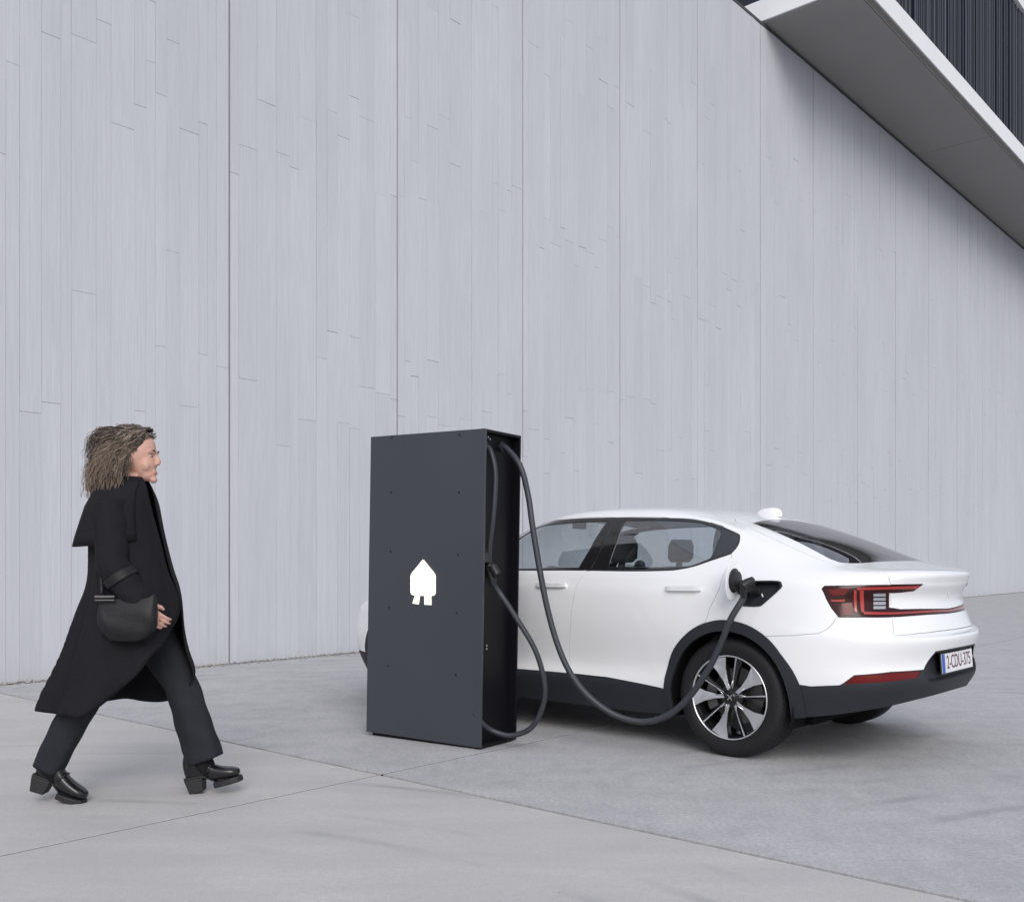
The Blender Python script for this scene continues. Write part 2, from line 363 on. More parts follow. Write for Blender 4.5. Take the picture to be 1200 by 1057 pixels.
ROWS = np.array([
 # u: 0 front centre .. 2 front axle, 3 cowl, 4 B-pillar, 6 rear axle, 8 rear corner, 10 rear centre
 [(3.64,0,0.22),(3.39,0.755,0.22),(2.825,0.88,0.22),(2.1,0.885,0.2),(1.37,0.885,0.2),(0.6,0.885,0.2),(0,0.88,0.23),(-0.47,0.865,0.28),(-0.7725,0.7,0.335),(-0.921,0.38,0.375),(-0.965,0,0.39)],
 [(3.69,0,0.4),(3.46,0.805,0.4),(2.825,0.915,0.4),(2.1,0.915,0.36),(1.37,0.92,0.36),(0.6,0.92,0.36),(0,0.93,0.4),(-0.49,0.905,0.44),(-0.8112,0.735,0.46),(-0.967,0.4,0.47),(-1.01,0,0.48)],
 [(3.71,0,0.56),(3.48,0.825,0.56),(2.825,0.925,0.56),(2.1,0.8842,0.5),(1.37,0.879,0.48),(0.6,0.8916,0.5),(0,0.935,0.56),(-0.5,0.91,0.58),(-0.805,0.735,0.58),(-0.953,0.4,0.585),(-0.995,0,0.59)],
 [(3.69,0,0.68),(3.46,0.825,0.68),(2.825,0.925,0.72),(2.1,0.901,0.71),(1.37,0.906,0.7),(0.6,0.914,0.71),(0,0.935,0.73),(-0.5,0.91,0.72),(-0.825,0.745,0.71),(-0.983,0.4,0.705),(-1.025,0,0.705)],
 [(3.64,0,0.78),(3.41,0.825,0.78),(2.825,0.915,0.82),(2.1,0.91,0.82),(1.37,0.915,0.82),(0.6,0.92,0.83),(0,0.928,0.84),(-0.49,0.9,0.79),(-0.7913,0.735,0.765),(-0.937,0.4,0.752),(-0.98,0,0.75)],
 [(3.501,0,0.86),(3.267,0.7895,0.87),(2.79,0.885,0.92),(2.1,0.9,0.93),(1.37,0.91,0.94),(0.6,0.915,0.945),(0,0.912,0.95),(-0.48,0.885,0.91),(-0.7502,0.72,0.9125),(-0.88,0.4,0.92),(-0.923,0,0.915)],
 [(3.292,0,0.92),(3.084,0.724,0.94),(2.69,0.82,0.98),(2.1,0.872,1),(1.37,0.888,1.015),(0.6,0.893,1.02),(0,0.885,1.03),(-0.47,0.865,1.01),(-0.7762,0.705,1.01),(-0.917,0.4,1.012),(-0.96,0,1.012)],
 [(3.004,0,0.97),(2.878,0.633,0.99),(2.58,0.77,1.02),(2.08,0.85,1.05),(1.37,0.868,1.06),(0.6,0.872,1.065),(0,0.845,1.09),(-0.42,0.82,1.07),(-0.7562,0.675,1.075),(-0.907,0.39,1.085),(-0.95,0,1.088)],
 [(2.58,0,1.06),(2.52,0.5,1.05),(2.36,0.72,1.05),(2.02,0.81,1.09),(1.36,0.842,1.105),(0.6,0.842,1.115),(0,0.79,1.165),(-0.34,0.735,1.145),(-0.57,0.6,1.135),(-0.645,0.38,1.145),(-0.675,0,1.15)],
 [(2.18,0,1.28),(2.14,0.47,1.27),(2.03,0.64,1.25),(1.74,0.745,1.27),(1.25,0.765,1.28),(0.6,0.765,1.28),(0.1,0.7,1.285),(-0.13,0.645,1.26),(-0.235,0.555,1.268),(-0.275,0.36,1.29),(-0.29,0,1.3)],
 [(1.74,0,1.455),(1.72,0.42,1.44),(1.65,0.57,1.42),(1.45,0.66,1.435),(1.1,0.68,1.445),(0.62,0.67,1.435),(0.3,0.61,1.405),(0.15,0.555,1.375),(0.07,0.475,1.378),(0.045,0.33,1.395),(0.035,0,1.405)],
 [(1.5,0,1.5),(1.48,0.3,1.495),(1.42,0.42,1.485),(1.3,0.49,1.49),(1.05,0.5,1.498),(0.7,0.48,1.49),(0.48,0.43,1.47),(0.38,0.37,1.452),(0.33,0.3,1.45),(0.31,0.2,1.455),(0.3,0,1.46)],
 [(1.4,0,1.508),(1.38,0,1.509),(1.33,0,1.511),(1.22,0,1.514),(1.05,0,1.516),(0.85,0,1.512),(0.7,0,1.504),(0.62,0,1.498),(0.58,0,1.494),(0.56,0,1.492),(0.55,0,1.49)],
], float)
NR, NC = ROWS.shape[:2]; VM = NR-1; UM = NC-1
MIR = np.array([1, -1, 1.])
ext = np.zeros((NR+2, NC+2, 3)); ext[1:-1, 1:-1] = ROWS
ext[1:-1, 0] = ROWS[:, 1]*MIR; ext[1:-1, -1] = ROWS[:, -2]*MIR
ext[0] = 2*ext[1]-ext[2]; ext[-1] = ext[-3]*MIR
def crw(t):
    return np.stack([-.5*t+t*t-.5*t**3, 1-2.5*t*t+1.5*t**3, .5*t+2*t*t-1.5*t**3, -.5*t*t+.5*t**3], -1)
def Sf(u, v):
    u = np.clip(np.asarray(u, float), 0, UM); v = np.clip(np.asarray(v, float), 0, VM)
    iu = np.minimum(u.astype(int), UM-1); iv = np.minimum(v.astype(int), VM-1)
    wu, wv = crw(u-iu), crw(v-iv); out = 0
    for a in range(4):
        for b_ in range(4): out = out+(wv[..., a]*wu[..., b_])[..., None]*ext[iv+a, iu+b_]
    return out
def Nf(u, v):
    e = .01
    du = Sf(np.minimum(u+e, UM), v)-Sf(np.maximum(u-e, 0), v); dv = Sf(u, np.minimum(v+e, VM))-Sf(u, np.maximum(v-e, 0))
    n = np.cross(du, dv); n /= np.maximum(np.linalg.norm(n, axis=-1, keepdims=True), 1e-9)
    p = Sf(u, v)-np.array([1.3, 0, .75]); s = np.sign((n*p).sum(-1, keepdims=True)); s[s == 0] = 1
    return n*s
GU, GV = np.meshgrid(np.linspace(0, UM, 601), np.linspace(0, VM, 481))
GP = Sf(GU, GV); GN = Nf(GU, GV); GW = c2w(GP)
GPX = np.stack([CX+F*GW[..., 0]/GW[..., 1], HOR-F*(GW[..., 2]-H)/GW[..., 1]], -1)
CAMC = np.array(w2c((0, 0, H)))
FRONT = ((CAMC-GP)*GN).sum(-1) > 0
GD = np.linalg.norm(GP-CAMC, axis=-1)
def refine(u, v, fun, target):
    for _ in range(8):
        e = 1e-3; f0 = fun(u, v); J = np.stack([(fun(min(u+e, UM), v)-fun(max(u-e, 0), v))/(min(u+e, UM)-max(u-e, 0)), (fun(u, min(v+e, VM))-fun(u, max(v-e, 0)))/(min(v+e, VM)-max(v-e, 0))], -1)
        try: d = np.linalg.solve(J, target-f0)
        except Exception: break
        d = np.clip(d, -.1, .1); u = float(np.clip(u+d[0], 0, UM)); v = float(np.clip(v+d[1], 0, VM))
    return u, v
def _pxf(u, v):
    p = c2w(Sf(np.array(u), np.array(v))); return np.array([CX+F*p[0]/p[1], HOR-F*(p[2]-H)/p[1]])
def PX(*pts):
    out = []
    for (a, b_) in pts:
        d = ((GPX-np.array([a, b_]))**2).sum(-1)+np.where(FRONT, 0, 1e6)
        m_ = d.min(); cand = np.where(d < m_+9, GD, 1e9); i = np.unravel_index(np.argmin(cand), d.shape)
        # among near candidates take the visible one, then the closest pixel around it
        j = np.unravel_index(np.argmin(np.where(np.abs(GD-GD[i]) < .12, d, 1e9)), d.shape)
        u0, v0 = float(GU[j]), float(GV[j]); u1, v1 = refine(u0, v0, _pxf, np.array([a, b_]))
        out.append((u1, v1) if abs(u1-u0) < .3 and abs(v1-v0) < .5 else (u0, v0))
    return out
def XZ(*pts):
    out = []
    for (a, b_) in pts:
        d = (GP[..., 0]-a)**2+(GP[..., 2]-b_)**2+np.where((GN[..., 1] > .25) & (GU > .5) & (GU < 9.3), 0, 10)
        j = np.unravel_index(np.argmin(d), d.shape)
        out.append(refine(float(GU[j]), float(GV[j]), lambda u, v: Sf(np.array(u), np.array(v))[[0, 2]], np.array([a, b_])))
    return out
def sm(uv, n=6, closed=False): return [(p.x, p.y) for p in cr([(a, b_, 0) for a, b_ in uv], n, closed)]

def arc(cx_, cz, r, a0, a1, n): return [(cx_+r*math.cos(R(a0+(a1-a0)*k/n)), cz+r*math.sin(R(a0+(a1-a0)*k/n))) for k in range(n+1)]
WB = 2.825
sill_top = PX((603.6,783.5),(662.7,788.3),(711,793.4),(747.4,800.4),(778.3,807))
sill_line = XZ((2.36,.395),(2.0,.398))+sill_top
doorgap = sm(PX((686.9,668.6),(676.3,686),(670.2,710.2),(668,737.4),(667.2,761.6),(662.7,788)))
reardoor_edge = sm(PX((857,648.5),(849,671),(842.8,690.5),(832,713),(827,729)))
dlo_front = XZ((2.12,1.075),(2.06,1.10),(1.86,1.275))
DLO = PX((693,668.4),(789.8,668))+sm(PX((789.8,668),(808,664.8),(832,657.2),(856.4,649)))[1:]+sm(PX((856.4,649),(864,640.6),(867.2,630),(866.4,626),(859.5,622.4)),4)[1:]+sm(PX((859.5,622.4),(841.3,614.8),(814,608.2),(771.7,606.6),(720,606.6),(665.7,608.2),(640,611.6),(618,620.5)))[1:]+XZ((1.90,1.30),(2.05,1.13),(2.14,1.085))+PX((605,668.4))
FG = PX((711.7,610.3),(690,645),(677.8,664.8),(640,665.5),(605,665.7))+XZ((2.04,1.092),(1.99,1.14),(1.87,1.265))+sm(PX((618.8,623.9),(630,617.6),(647.5,613.9),(680.8,611.5),(711.7,610.3)),4)
RG = PX((732.3,609.7),(722,637),(712.6,664.2),(789.8,664.8))+sm(PX((789.8,664.8),(806.5,663),(832.2,653.6)),4)[1:]+PX((840.7,634.5),(844.3,620.9))+sm(PX((844.3,620.9),(830,614.6),(814,611.2),(771.7,609.4),(732.3,609.7)),4)[1:-1]
QC = PX((845.5,620.6),(842,634.5),(833.6,653.8))+sm(PX((833.6,653.8),(854,646.8),(861.5,639.5),(864.6,630.5),(863.6,627.2),(857,624)),4)[1:]
BPL = PX((723,606.2),(706,640),(692,668.8))
AO = [(.43,.34),(.437,.46)]+arc(0,.35,.449,18,162,16)[0:]  # rear cladding outer
AO = XZ((.415,.22),(.433,.364),(.424,.46),(.386,.58),(.29,.692),(.165,.768),(.03,.80),(-.126,.78),(-.261,.708),(-.342,.622),(-.407,.537),(-.447,.455),(-.46,.30))
AO = [AO[0]]+sm(AO[1:-1], 4)+[AO[-1]]
AI = XZ(*([(.385,.22)]+arc(.005,.352,.385,-5,185,24)+[(-.375,.25)]))
FO = XZ(*([(WB+.43,.22),(WB+.44,.40)]+arc(WB,.352,.445,14,166,18)+[(WB-.44,.40),(WB-.425,.22)]))
FI = XZ(*([(WB+.385,.22)]+arc(WB,.352,.385,-5,185,24)+[(WB-.385,.22)]))
def down(poly): return [(poly[0][0], -.3)]+poly+[(poly[-1][0], -.3)]
CE = UM+.2
blow = PX((936.7,803.9),(950,804.4),(984,803),(987.8,801),(1001,791.2),(1044.6,787.2),(1082.4,784.7),(1096.6,763.2),(1117,759.6))
BLOW = XZ((-.44,.462))+blow[1:]+[(CE, blow[-1][1]), (CE, -.3), (6.0, -.3)]+XZ((-.40,.32))
RECESS = PX((1080.4,786.4),(1096.8,765.4),(1117,761.9)); RECESS += [(CE, RECESS[-1][1])]; rb_ = PX((1090,799.5),(1117,795)); RECESS += [(CE, rb_[-1][1])]+rb_[::-1][0:1]+rb_[0:1]
REFL = PX((988.6,801.6),(1002.4,791.8),(1044.6,788.0),(1080.0,785.8),(1075.8,794.4),(1035,799.2))
bgap = PX((897,745.4),(930,744.6),(957.6,742.2),(980.3,723.3))
tbot = PX((1046.9,741.5),(1049.3,744.4),(1075,742.2),(1100,739.4),(1116,737.5))
BUMP = bgap+PX((1010,723.2),(1046.2,723.0))+tbot+[(CE, tbot[-1][1]), (CE, -.3), (5.5, -.3)]+XZ((-.15,.6))
LAMP = PX((962.6,689.6),(966,686.2),(1002,685.4),(1040.8,685.2),(1082.4,684.6),(1071,693),(1056,694.6),(1042.5,695.3),(1042.2,703),(1042.2,711.9),(1056,714.2),(1090,713.6),(1117,712.6))
e_ = PX((1117,717.6)); LAMP += [(CE, LAMP[-1][1]), (CE, e_[0][1])]+PX((1117,717.6),(1090,719.6),(1048.4,722.6),(1015,722.9),(982.4,722.8),(974,712.5),(968,701.5))
tg = PX((1040.4,674.6),(1042.6,681),(1043.7,684.5),(1044.6,704),(1045.6,725),(1046.9,741.5))
RW = PX((879.8,612),(903.5,621),(932.5,633.6),(968.7,652.5),(979,656.8),(988,659.3),(1010,659.6),(1032,659.6))
uvc = RW[-1][1]; rwt = PX((881,611.8))[0]
RWIN = sm(RW[:-1], 4)+[(CE, RW[-2][1]-.0), (CE, rwt[1]+.05), (9.0, rwt[1]+.03)]
TAILG = tg[::-1][0:]+[(8.15, 7.2), (7.62, 7.9), (7.35, 8.6), (7.25, 9.4), (7.2, 10.15), (7.5, 10.45), (CE, 10.5), (CE, tbot[-1][1])]+tbot[::-1][:-1]
PORT = sm(PX((873,690),(876.5,683),(884.3,681.4),(910.8,681.4),(914.9,685.4),(913.7,690),(895.7,706.2),(889,709.8),(872.4,709.5),(870.4,706)),3,True)
HOOD = [(-.2, 5.55), (.9, 5.6), (1.6, 5.85), (2.2, 6.5), (2.75, 7.35), (2.3, 7.9), (-.2, 7.95)]
WSH = [(-.2, 8.08), (2.25, 8.08), (2.42, 8.6), (2.35, 9.3), (2.15, 10.0), (-.2, 10.0)]
HL = [(.62, 4.5), (1.55, 4.75), (1.75, 5.3), (1.0, 5.45), (.6, 5.1)]
FBL = [(-.2, -.3), (1.78, -.3), (1.75, .9), (1.2, 1.1), (.8, 1.0), (-.2, 1.2)]
GRL = [(-.2, 3.2), (.52, 3.3), (.55, 4.8), (-.2, 4.8)]
SILL = [(sill_line[0][0]-.2, -.3)]+[(sill_line[0][0]-.2, sill_line[0][1])]+sill_line+[(sill_line[-1][0]+.6, sill_line[-1][1]), (sill_line[-1][0]+.6, -.3)]
fd_front = XZ((2.13,1.085),(2.17,.95),(2.20,.75),(2.19,.55),(2.14,.45),(2.06,.395))
FDOOR = fd_front+[sill_line[1]]+sill_top[:2]+doorgap[::-1]+PX((692,669),(706,640),(723,606.2),(665.7,606.4),(640,610))+XZ((1.92,1.30))
RDOOR = doorgap+sill_top[2:]+[(AO[3][0], AO[3][1])]+AO[4:16]+reardoor_edge[::-1]+PX((866,628),(841.3,613.4),(771.7,605.6),(723,606.2),(706,640),(692,669))
# (name, polygon, material, gap, inward flange, offset, spans centre, mirrored)
REG = [
 ('body', None, 'paint', .0015, .02, 0),
 ('hood', HOOD, 'paint', .002, .02, 0), ('windscreen', WSH, 'glass', .001, .004, -.003),
 ('headlight', HL, 'revlamp', .001, .01, -.002), ('grille', GRL, 'trim', .001, .01, -.004), ('front_lower_trim', FBL, 'plastic', .001, .02, 0),
 ('front_door', FDOOR, 'paint', .003, .02, 0), ('rear_door', RDOOR, 'paint', .003, .02, 0),
 ('sill', SILL, 'plastic', .0005, .05, -.004),
 ('rear_bumper', BUMP, 'paint', .002, .02, 0), ('tailgate', TAILG, 'paint', .003, .02, 0),
 ('lower_bumper', BLOW, 'plastic', .0006, .05, -.003), ('plate_recess', RECESS, 'plastic', 0, 0, -.045), ('rear_reflector', REFL, 'lens', .0005, .01, -.006),
 ('window_trim', DLO, 'trim', .0005, .012, -.002), ('quarter_cap', QC, 'cap', .0008, .008, -.001), ('front_window', FG, 'glass', 0, .004, -.006), ('rear_side_window', RG, 'glass', 0, .004, -.006),
 ('rear_window', RWIN, 'rglass', .001, .012, -.004), ('taillight', LAMP, 'lensdark', .001, .03, -.002),
 ('charge_port', PORT, None, 0, 0, 0),
 ('wheel_arch', down(AO), 'plastic', .0003, .02, .006), ('wheel_arch', down(FO), 'plastic', .0003, .02, .006),
 ('void', down(AI), None, 0, 0, 0), ('void', down(FI), None, 0, 0, 0),
]
# keep doors clear of the window band split
SX = 4.5
def resample(poly, closed=True):
    out = []; n = len(poly)
    for i in range(n if closed else n-1):
        a, b_ = poly[i], poly[(i+1) % n]; d = math.hypot((b_[0]-a[0])*SX, b_[1]-a[1]); k = max(1, int(d/.30))
        for j in range(k): t = j/k; out.append((a[0]+(b_[0]-a[0])*t, a[1]+(b_[1]-a[1])*t))
    if not closed: out.append(poly[-1])
    return out
cv, ce = [], []
def addline(poly, closed):
    p = resample(poly, closed); b0 = len(cv)
    cv.extend([Vector((min(max(a, 0), UM)*SX, min(max(b_, 0), VM))) for a, b_ in p])
    n = len(p); ce.extend([(b0+i, b0+(i+1) % n) for i in range(n if closed else n-1)])
for r_ in REG:
    if r_[1]: addline(r_[1], True)
addline(BPL, False)
addline([(0, 0), (UM, 0), (UM, VM), (0, VM)], True)
segs = np.array([[cv[a].x, cv[a].y, cv[b_].x, cv[b_].y] for a, b_ in ce])
lu = np.linspace(0, UM*SX, 181); lv = np.linspace(0, VM, 61)
LG = np.stack(np.meshgrid(lu, lv), -1).reshape(-1, 2)
keep = np.ones(len(LG), bool)
for (a, b_, c, d) in segs:
    ab = np.array([c-a, d-b_]); L2 = max(ab@ab, 1e-12); t = np.clip(((LG-[a, b_])@ab)/L2, 0, 1)
    keep &= ((LG-[a, b_]-t[:, None]*ab)**2).sum(-1) > .065**2
allv = cv+[Vector((float(p[0]), float(p[1]))) for p in LG[keep]]
tv, te, tf, *_ = delaunay_2d_cdt(allv, ce, [], 0, 1e-5)
TU = np.array([p.x/SX for p in tv]); TV = np.array([p.y for p in tv])
TP = Sf(TU, TV); TN = Nf(TU, TV)
onc = (TU < 1e-4) | (TU > UM-1e-4) | (TV > VM-1e-4)
TP[onc, 1] = 0; TN[onc, 1] = 0
tf = np.array([list(f_) for f_ in tf]); CENT = np.stack([TU[tf].mean(1), TV[tf].mean(1)], -1)
def inside(poly, P):
    x, y = P[:, 0], P[:, 1]; c = np.zeros(len(P), bool); n = len(poly)
    for i in range(n):
        x1, y1 = poly[i]; x2, y2 = poly[i-1]
        if y1 == y2: continue
        c ^= ((y1 > y) != (y2 > y)) & (x < (x2-x1)*(y-y1)/(y2-y1)+x1)
    return c
lab = np.zeros(len(tf), int)
for i, r_ in enumerate(REG):
    if r_[1]:
        ins = inside(r_[1], CENT)
        if r_[0] == 'windscreen' or r_[0] == 'hood': ins &= CENT[:, 0] < 3.2
        if r_[0] in ('lower_bumper',): ins &= CENT[:, 0] > 5
        if r_[0] in ('rear_reflector', 'plate_recess'): ins &= lab == [q[0] for q in REG].index('lower_bumper')
        lab[ins] = i
# split the window trim at the B-pillar gap so that each door carries its own half
bp_u = lambda P: inside(FDOOR, P)
def region_mesh(tris, gap, flange, off):
    """triangles -> verts, normals, faces with edges drawn in by gap and turned inwards by flange"""
    ids = np.unique(tris); mp = {int(k): i for i, k in enumerate(ids)}
    P = TP[ids].copy(); Nn = TN[ids].copy(); T = [[mp[int(a)] for a in t] for t in tris]
    for t in T:                                           # outward winding
        n = np.cross(P[t[1]]-P[t[0]], P[t[2]]-P[t[0]])
        if n@Nn[t].mean(0) < 0: t[1], t[2] = t[2], t[1]
    cnt = {}
    for t in T:
        for a, b_ in ((t[0], t[1]), (t[1], t[2]), (t[2], t[0])): cnt[(a, b_)] = 1
    bnd = [(a, b_) for (a, b_) in cnt if (b_, a) not in cnt]
    cen = onc[ids]; bnd = [(a, b_) for a, b_ in bnd if not (cen[a] and cen[b_])]
    mv = np.zeros_like(P)
    for a, b_ in bnd:
        e = P[b_]-P[a]; inn = np.cross((Nn[a]+Nn[b_])/2, e); l = np.linalg.norm(inn)
        if l > 1e-9: mv[a] += inn/l; mv[b_] += inn/l
    l = np.linalg.norm(mv, axis=1, keepdims=True); mv = np.where(l > 1e-6, mv/np.maximum(l, 1e-6), 0)
    mv[cen, 1] = 0
    P2 = P+Nn*off+mv*gap
    V = [tuple(p) for p in P2]; NV = [tuple(n) for n in Nn]; Fc = [tuple(t) for t in T]; fl = []
    if flange:
        ring = {}
        def rv(i):
            if i not in ring:
                k = len(V); nn = -mv[i]; nn = nn if np.linalg.norm(nn) > .1 else Nn[i]
                rr = .0016
                V.append(tuple(P2[i]-Nn[i]*rr-mv[i]*rr*.6)); NV.append(tuple(nn)); V.append(tuple(P2[i]-Nn[i]*flange-mv[i]*.0005)); NV.append(tuple(nn)); ring[i] = k
            return ring[i]
        for a, b_ in bnd:
            ka, kb = rv(a), rv(b_); Fc += [(b_, a, ka, kb), (kb, ka, ka+1, kb+1)]
    return V, NV, Fc
def put(name, V, NV, Fc, m, parent):
    o = mesh_obj(name, V, Fc, m, parent, True)
    o.data.normals_split_custom_set_from_vertices([Vector(n).normalized() if Vector(n).length > 1e-6 else Vector((0, 0, 1)) for n in NV])
    return o
def mirrored(V, NV, Fc): return [(x, -y, z) for x, y, z in V], [(x, -y, z) for x, y, z in NV], [tuple(reversed(f_)) for f_ in Fc]
def joined(V, NV, Fc):
    n = len(V); mp = {}; V2, N2 = list(V), list(NV)
    for i, p in enumerate(V):
        if abs(p[1]) < 1e-6: mp[i] = i
        else: mp[i] = len(V2); V2.append((p[0], -p[1], p[2])); N2.append((NV[i][0], -NV[i][1], NV[i][2]))
    return V2, N2, Fc+[tuple(mp[i] for i in reversed(f_)) for f_ in Fc]
CENTRE = {'body', 'hood', 'windscreen', 'grille', 'front_lower_trim', 'rear_bumper', 'tailgate', 'lower_bumper', 'plate_recess', 'rear_window', 'taillight'}
part = {}
idx = {r_[0]: i for i, r_ in enumerate(REG)}
fd_mask = inside(FDOOR, CENT)
def pieces(msk):
    ids = np.where(msk)[0]; own = {}
    for t in ids:
        f_ = tf[t]
        for a, b_ in ((f_[0], f_[1]), (f_[1], f_[2]), (f_[2], f_[0])): own.setdefault((min(a, b_), max(a, b_)), []).append(t)
    adj = {int(t): [] for t in ids}
    for l_ in own.values():
        if len(l_) == 2: adj[int(l_[0])].append(int(l_[1])); adj[int(l_[1])].append(int(l_[0]))
    seen = set(); out = []
    for t in adj:
        if t in seen: continue
        st = [t]; cc = []; seen.add(t)
        while st:
            q = st.pop(); cc.append(q)
            for n in adj[q]:
                if n not in seen: seen.add(n); st.append(n)
        m_ = np.zeros(len(tf), bool); m_[cc] = True; out.append(m_)
    return out
for i, (name, poly, mk, gap, fl, off) in enumerate(REG):
    if mk is None: continue
    sets = [(name, lab == i)]
    if name == 'window_trim': sets = [(name, (lab == i) & fd_mask), (name, (lab == i) & ~fd_mask)]
    if name == 'window_trim':                             # every connected piece of trim is its own part
        sets = [(name, c_) for _, m_ in sets for c_ in pieces(m_)]
    for nm, msk in sets:
        if not msk.any(): continue
        V, NV, Fc = region_mesh(tf[msk], gap if nm != 'window_trim' else .0008, fl, off)
        if name in CENTRE: part[name] = put(nm, *joined(V, NV, Fc), M[mk], car)
        else:
            part.setdefault(name, put(nm, V, NV, Fc, M[mk], car)) if name not in part else put(nm, V, NV, Fc, M[mk], car)
            put(nm, *mirrored(V, NV, Fc), M[mk], car)
for k, l_ in (('rear_window', 'tinted rear window with dark lines'), ('lower_bumper', 'charcoal lower bumper'), ('taillight', 'full-width red tail light')): part[k]['label'] = l_
# ---- dark inner shell behind the panel gaps (below the windows)
sk = (TV[tf].mean(1) < 7.6) & np.array([REG[k][2] is not None and REG[k][0] != 'plate_recess' for k in lab])
V, NV, Fc = region_mesh(tf[sk], 0, 0, -.034); put('inner_shell', *joined(V, NV, Fc), M['liner'], car)
b = MB(); b.box((-.42, -.70, .21), (3.2, .70, .27)); b.build('underbody', M['liner'], car)
# wheel housings
for xx in (0, WB):
    for s in (-1, 1):
        b = MB(); pr = [(.40, 0), (.405, -.02), (.405, -.34), (.0, -.34)]
        rings = []
        for r0, a0 in pr: rings.append([(xx+r0*math.cos(t), s*(.905+a0), .36+max(-.16, r0*math.sin(t))) for t in [math.pi*(-.13+1.26*k/32) for k in range(33)]])
        b.loft(rings, closed=False); b.build('wheel_housing', M['liner'], car, True)
# roof headliner
hm = (TV[tf].mean(1) > 10.3)
V, NV, Fc = region_mesh(tf[hm], 0, 0, -.035); put('headliner', *joined(V, NV, Fc), M['seat'], car)
# rear-window strips (the dark heater / louvre lines along its left and right edge)
def uvtube(uv, r, name, m, parent, off=0, n=6):
    P = Sf(np.array([a for a, _ in uv]), np.array([b_ for _, b_ in uv])); Nn = Nf(np.array([a for a, _ in uv]), np.array([b_ for _, b_ in uv]))
    b = MB(); b.tube([Vector(p+q*off) for p, q in zip(P, Nn)], r, n); return b.build(name, m, parent, True)
# ---- shark fin
fin = MB(); fb = px_plane(902, 606, 1, 0.0); rings = []
for k in range(9):
    t = k/8; L_ = .098*math.sqrt(max(0, 1-t**2.6))+.012; wd = .036*math.sqrt(max(0, 1-t**2.2))+.004; cxx = fb.x-.012*t; z = 1.430+.066*t
    rings.append([(cxx+L_*math.cos(a)*(1 if math.cos(a) > 0 else .8), wd*math.sin(a), z) for a in [2*math.pi*j/20 for j in range(20)]])
fin.loft(rings); fin.build('roof_antenna', M['paint'], car, True)
# ---- door handles
for u0, v0, u1, v1, dn in ((780.5,686.2,823.2,692.4,'rear_door'), (629,681.6,665,688.8,'front_door')):
    a = Sf(*[np.array(q) for q in PX((u0+1, (v0+v1)/2))[0]]); c = Sf(*[np.array(q) for q in PX((u1-1, (v0+v1)/2+.3))[0]])
    for s in (1, -1):
        h = MB(); hh = .017; sec = [(-1, .002), (-1, .018), (-.75, .028), (.75, .028), (1, .018), (1, .002)]
        rings = []
        for t in np.linspace(0, 1, 11):
            p = a+(c-a)*t; e = min(1, 6*min(t, 1-t)+.35); p = p+np.array([0, 0, 0])
            rings.append([(p[0], s*(p[1]+o_*(.5+.5*e)), p[2]+q*hh*(.75+.25*e)) for q, o_ in sec])
        h.loft(rings); ob = h.build('handle', M['paint'], None, True, sharp=50)
        ob.parent = [o for o in car.children if o.name.split('.')[0] == dn][0 if s == 1 else 1]
        g = MB(); g.loft([[(p[0], s*(p[1]+.0012), p[2]-.012+q) for q in (-.008, .004)] for p in (a+(c-a)*.02, a+(c-a)*.98)], closed=False)
        g.build('handle_recess', M['liner'], ob.parent)
# ---- tail light pieces on the lens surface
def uvstrip(top, bot, name, m, parent, off, thick=.004, mir=True):
    """band between two uv polylines of equal length, raised by off"""
    top, bot = sm(top, 6), sm(bot, 6); n = len(top); tu = np.array(top); bu = np.array(bot)
    for s in ((1, -1) if mir else (1,)):
        b = MB(); r0 = []
        for k in range(n):
            ring = []
            for (q, o_) in ((tu[k], off), (bu[k], off), (bu[k], off-thick), (tu[k], off-thick)):
                p = Sf(q[0], q[1])+Nf(q[0], q[1])*o_; ring.append((p[0], s*p[1], p[2]))
            r0.append(ring)
        b.loft(r0); b.build(name, m, parent, True, sharp=40)
TL = part['taillight']
def pxs(*p): return PX(*p)
uvstrip(pxs((1012,716.6),(1030,717.2),(1050,717.4),(1075,716.2),(1100,715),(1116,714.2)), pxs((1012,719.8),(1030,720.0),(1050,719.6),(1075,718.2),(1100,716.8),(1116,715.9)), 'light_bar', M['redbar'], TL, .002)
uvstrip(pxs((1004,688.8),(1020,688.2),(1043,687.4),(1060,687.0),(1079,686.3)), pxs((1004,691.4),(1020,691.0),(1043,690.4),(1060,690.2),(1074,690.0)), 'light_bar', M['redbar'], TL, .002)
uvstrip(pxs((1000.5,691),(1000.5,705),(1001.5,716.5)), pxs((1003.6,692),(1003.6,705),(1004.4,717.5)), 'light_bar', M['redbar'], TL, .002)
uvstrip(pxs((1007.4,692),(1007.8,705),(1009,717)), pxs((1012,692),(1012.2,705),(1013,718)), 'light_bar', M['redbar'], TL, .002)
uvstrip(pxs((973,702.6),(982,702.8),(990,702.2)), pxs((974.6,704.8),(982,705),(990,704.6)), 'light_bar', M['redbar'], TL, .002)
uvstrip(pxs((970,691.0),(985,689.6),(997,689.4)), pxs((975,698),(984,697.6),(989,697)), 'lens_facet', M['lens'], TL, .0015)
uvstrip(pxs((986,707),(992,706.5),(998.5,706)), pxs((987,720),(992,720.6),(999,720.6)), 'lens_facet', M['lens'], TL, .0015)
for k in range(4):
    y0 = 695.6+k*4.9
    uvstrip(pxs((1023.4,y0),(1030,y0-.1),(1037.6,y0-.2)), pxs((1023.4,y0+3.4),(1030,y0+3.3),(1037.6,y0+3.2)), 'reverse_lamp', M['revlamp'], TL, .0025)
